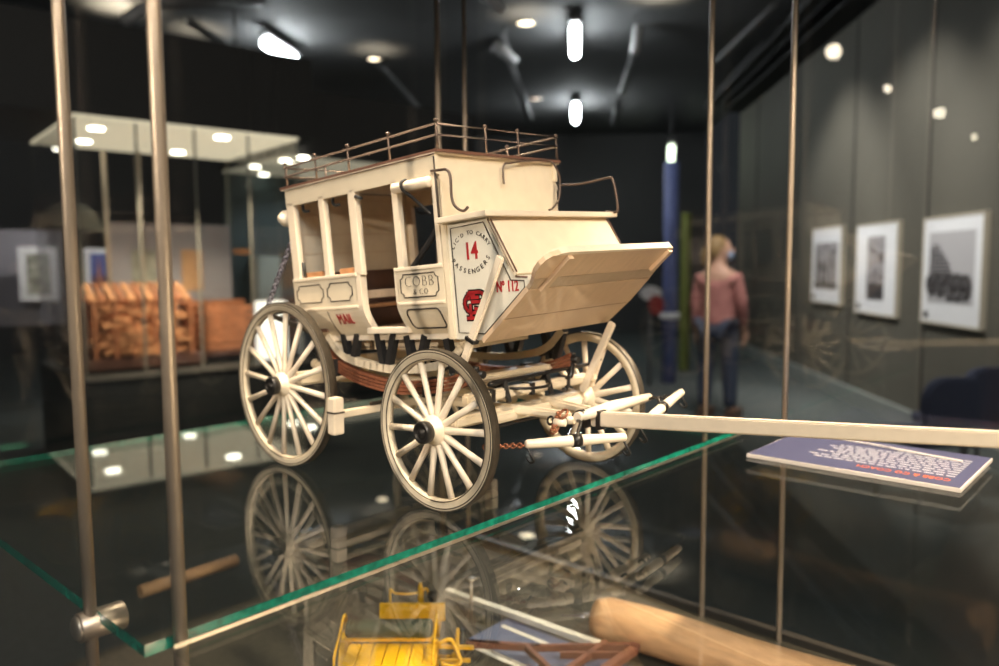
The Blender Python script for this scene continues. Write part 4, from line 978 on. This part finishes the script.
for s_ in (-1, 1):
    blob('eye', .012, .008, .008, (s_*.03, .084, .02), BLACK, HP, pg); blob('ear', .012, .022, .03, (s_*.08, 0, 0), SKINM, HP, pg)
    b = B(); M0 = Vector((s_*.085, .245, 1.385)); tube(b, [M0-Vector((s_*-.02, .03, .03)), M0, M0+Vector((-s_*.01, .01, .04))], [.026, .034, .028], 10)
    for k in range(4): tube(b, [M0+Vector((0, .01, .045-.02*k)), M0+Vector((-s_*.015, .03, .045-.02*k)), M0+Vector((-s_*.04, .03, .045-.02*k))], [.010, .009, .007], 8)
    tube(b, [M0+Vector((0, -.02, 0)), M0+Vector((-s_*.02, -.03, .03)), M0+Vector((-s_*.04, -.03, .03))], [.012, .011, .008], 8); link('hand', b, SKINM, pg, PH)
    b = B(); prism(b, [(-.05, -.1), (.05, -.1), (.055, .1), (.03, .16), (-.03, .16), (-.055, .1)], 2, 0, .08, Matrix.Translation((s_*.135, .04, 0))); link('shoe', b, SHOE, pg, PH)
b = B(); box(b, -.045, .045, .225, .262, 1.40, 1.47, bev=.01); tag(link('hand_camera', b, BLACK, None, PH), 'black camera held by the mirrored person in olive', 'camera')

# ================================================================== LIGHTS
def area(loc, tgt, size, power, col, spread=None):
    l = bpy.data.lights.new('lamp', 'AREA'); l.size = size; l.energy = power; l.color = col
    if spread: l.spread = spread
    o = bpy.data.objects.new('lamp_and_fill', l); COL.objects.link(o); o.location = loc
    o.rotation_euler = (Vector(tgt)-Vector(loc)).to_track_quat('-Z', 'Y').to_euler(); return o
def spot(loc, tgt, power, col, ang=60, blend=.5, r=.03):
    l = bpy.data.lights.new('lamp', 'SPOT'); l.energy = power; l.color = col; l.spot_size = math.radians(ang); l.spot_blend = blend; l.shadow_soft_size = r
    o = bpy.data.objects.new('lamp_and_added_spot', l); COL.objects.link(o); o.location = loc
    o.rotation_euler = (Vector(tgt)-Vector(loc)).to_track_quat('-Z', 'Y').to_euler(); return o
WARM = (1.0, .785, .54)
spot((1.15, -.35, 2.28), (0, 0, 1.4), 56, WARM, 50, r=.04)
spot((.35, -.46, 2.28), (-.1, 0, 1.35), 6, WARM, 70, r=.04)
spot((-.45, -.46, 2.28), (-.2, 0, 1.35), 5, WARM, 70, r=.04)
spot((.80, -1.45, 1.98), (-.18, 0, 1.42), 9, (1, .80, .58), 32, r=.02)
spot((.10, -1.50, 1.65), (-.2, 0, 1.44), 48, (1, .80, .60), 30, r=.012)   # added near-side spot, sends light in through the coach windows
area((.75, -.15, .93), (.1, 0, 1.38), .25, 5.5, (1, .72, .46))                # added fill light under shelf level, brightens the toe board underside
spot((-.45, .43, 2.28), (-.1, .05, 1.35), 22, WARM, 60, r=.04)   # far side
spot((.55, .42, 2.2), (.25, .32, .88), 140, WARM, 60, r=.04)          # onto log and deck
spot((-.1, -.2, 2.2), (-.3, .05, .9), 100, WARM, 40, r=.04)        # yellow wagon
for i in range(3):
    p_ = room(1.6, 4.9+1.7*i, 3.9); spot(p_, room(LAT, 5.4+1.7*i, 1.5), 300, (1, .95, .88), 80, .8, r=.05)
spot(room(1.4, 5.6, 4.0), pc+Vector((0, 0, 1.2)), 380, (1, .88, .8), 36, r=.08)
spot(room(-.4, 7.0, 4.0), Vector((p.x, p.y, 1.2)), 120, (.9, .93, 1), 50, r=.08)
for px, py, pw in ((96, 128, 35), (178, 152, 35), (222, 137, 35)):
    q = on_plane(px, py, 2, CZ); spot(q-Vector((0, 0, .03)), Vector((q.x, q.y, .7)), pw, (1, .86, .66), 120, .6, r=.05)
spot(CM @ Vector((CW*.3, -.7, CZ-.25)), CM @ Vector((CW*.3, .5, .95)), 130, (1, .80, .58), 60, r=.05)
spot(CM @ Vector((CW*.75, -.7, CZ-.25)), CM @ Vector((CW*.75, .5, .95)), 110, (1, .80, .58), 60, r=.05)
spot(CM @ Vector((.4, 1.6, CZ-.05)), CM @ Vector((.6, 3.0, 1.8)), 60, (1.0, .95, .9), 110, r=.05)
spot(CM @ Vector((CW+1.0, 1.3, CZ-.05)), CM @ Vector((CW+1.0, 1.9, 1.2)), 40, (.9, .95, 1), 110, r=.05)
for px, py, pw in ((120, 6, 70), (526, 14, 14), (376, 50, 14), (660, -8, 40), (200, 30, 20)):      # added upward spots, sources unseen, for warm patches on the ceiling
    q = on_plane(px, py, 2, 4.25); spot(q-Vector((0, 0, .35)), q, pw, (1, .84, .62), 120, .8, r=.03)
spot((1.7, .25, 2.2), foot-hr*.3+Vector((0, 0, 1.1)), 60, (1, .9, .75), 45, r=.03)  # added spot that brightens the olive sleeve for its reflection
area(room(.5, -2.5, 4.1), room(0, 3.0, .8), 1.5, 280, (1.0, .93, .85))   # added ambient fill, high behind the viewer

w = bpy.data.worlds.new('World'); sc.world = w; w.use_nodes = True
w.node_tree.nodes['Background'].inputs[0].default_value = (.02, .022, .025, 1); w.node_tree.nodes['Background'].inputs[1].default_value = 1

# ================================================================== CAMERA
cd = bpy.data.cameras.new('camera'); cam = bpy.data.objects.new('camera', cd); COL.objects.link(cam); sc.camera = cam
cd.sensor_width = 36; cd.lens = FPX*36/999; cd.clip_start = .01; cd.clip_end = 60
cam.matrix_world = Matrix(((CR.x, CU.x, -_w.x, CAMW.x), (CR.y, CU.y, -_w.y, CAMW.y), (CR.z, CU.z, -_w.z, CAMW.z), (0, 0, 0, 1)))
cd.dof.use_dof = True; cd.dof.focus_distance = .70; cd.dof.aperture_fstop = 4.0
sc.view_settings.view_transform = 'Standard'; sc.view_settings.look = 'None'; sc.view_settings.exposure = 0.08; sc.view_settings.gamma = 1.0
sc.cycles.use_denoising = True; sc.cycles.max_bounces = 12; sc.cycles.transparent_max_bounces = 24; sc.cycles.glossy_bounces = 6
sc.cycles.sample_clamp_indirect = 6.0; sc.cycles.caustics_reflective = False; sc.cycles.caustics_refractive = False
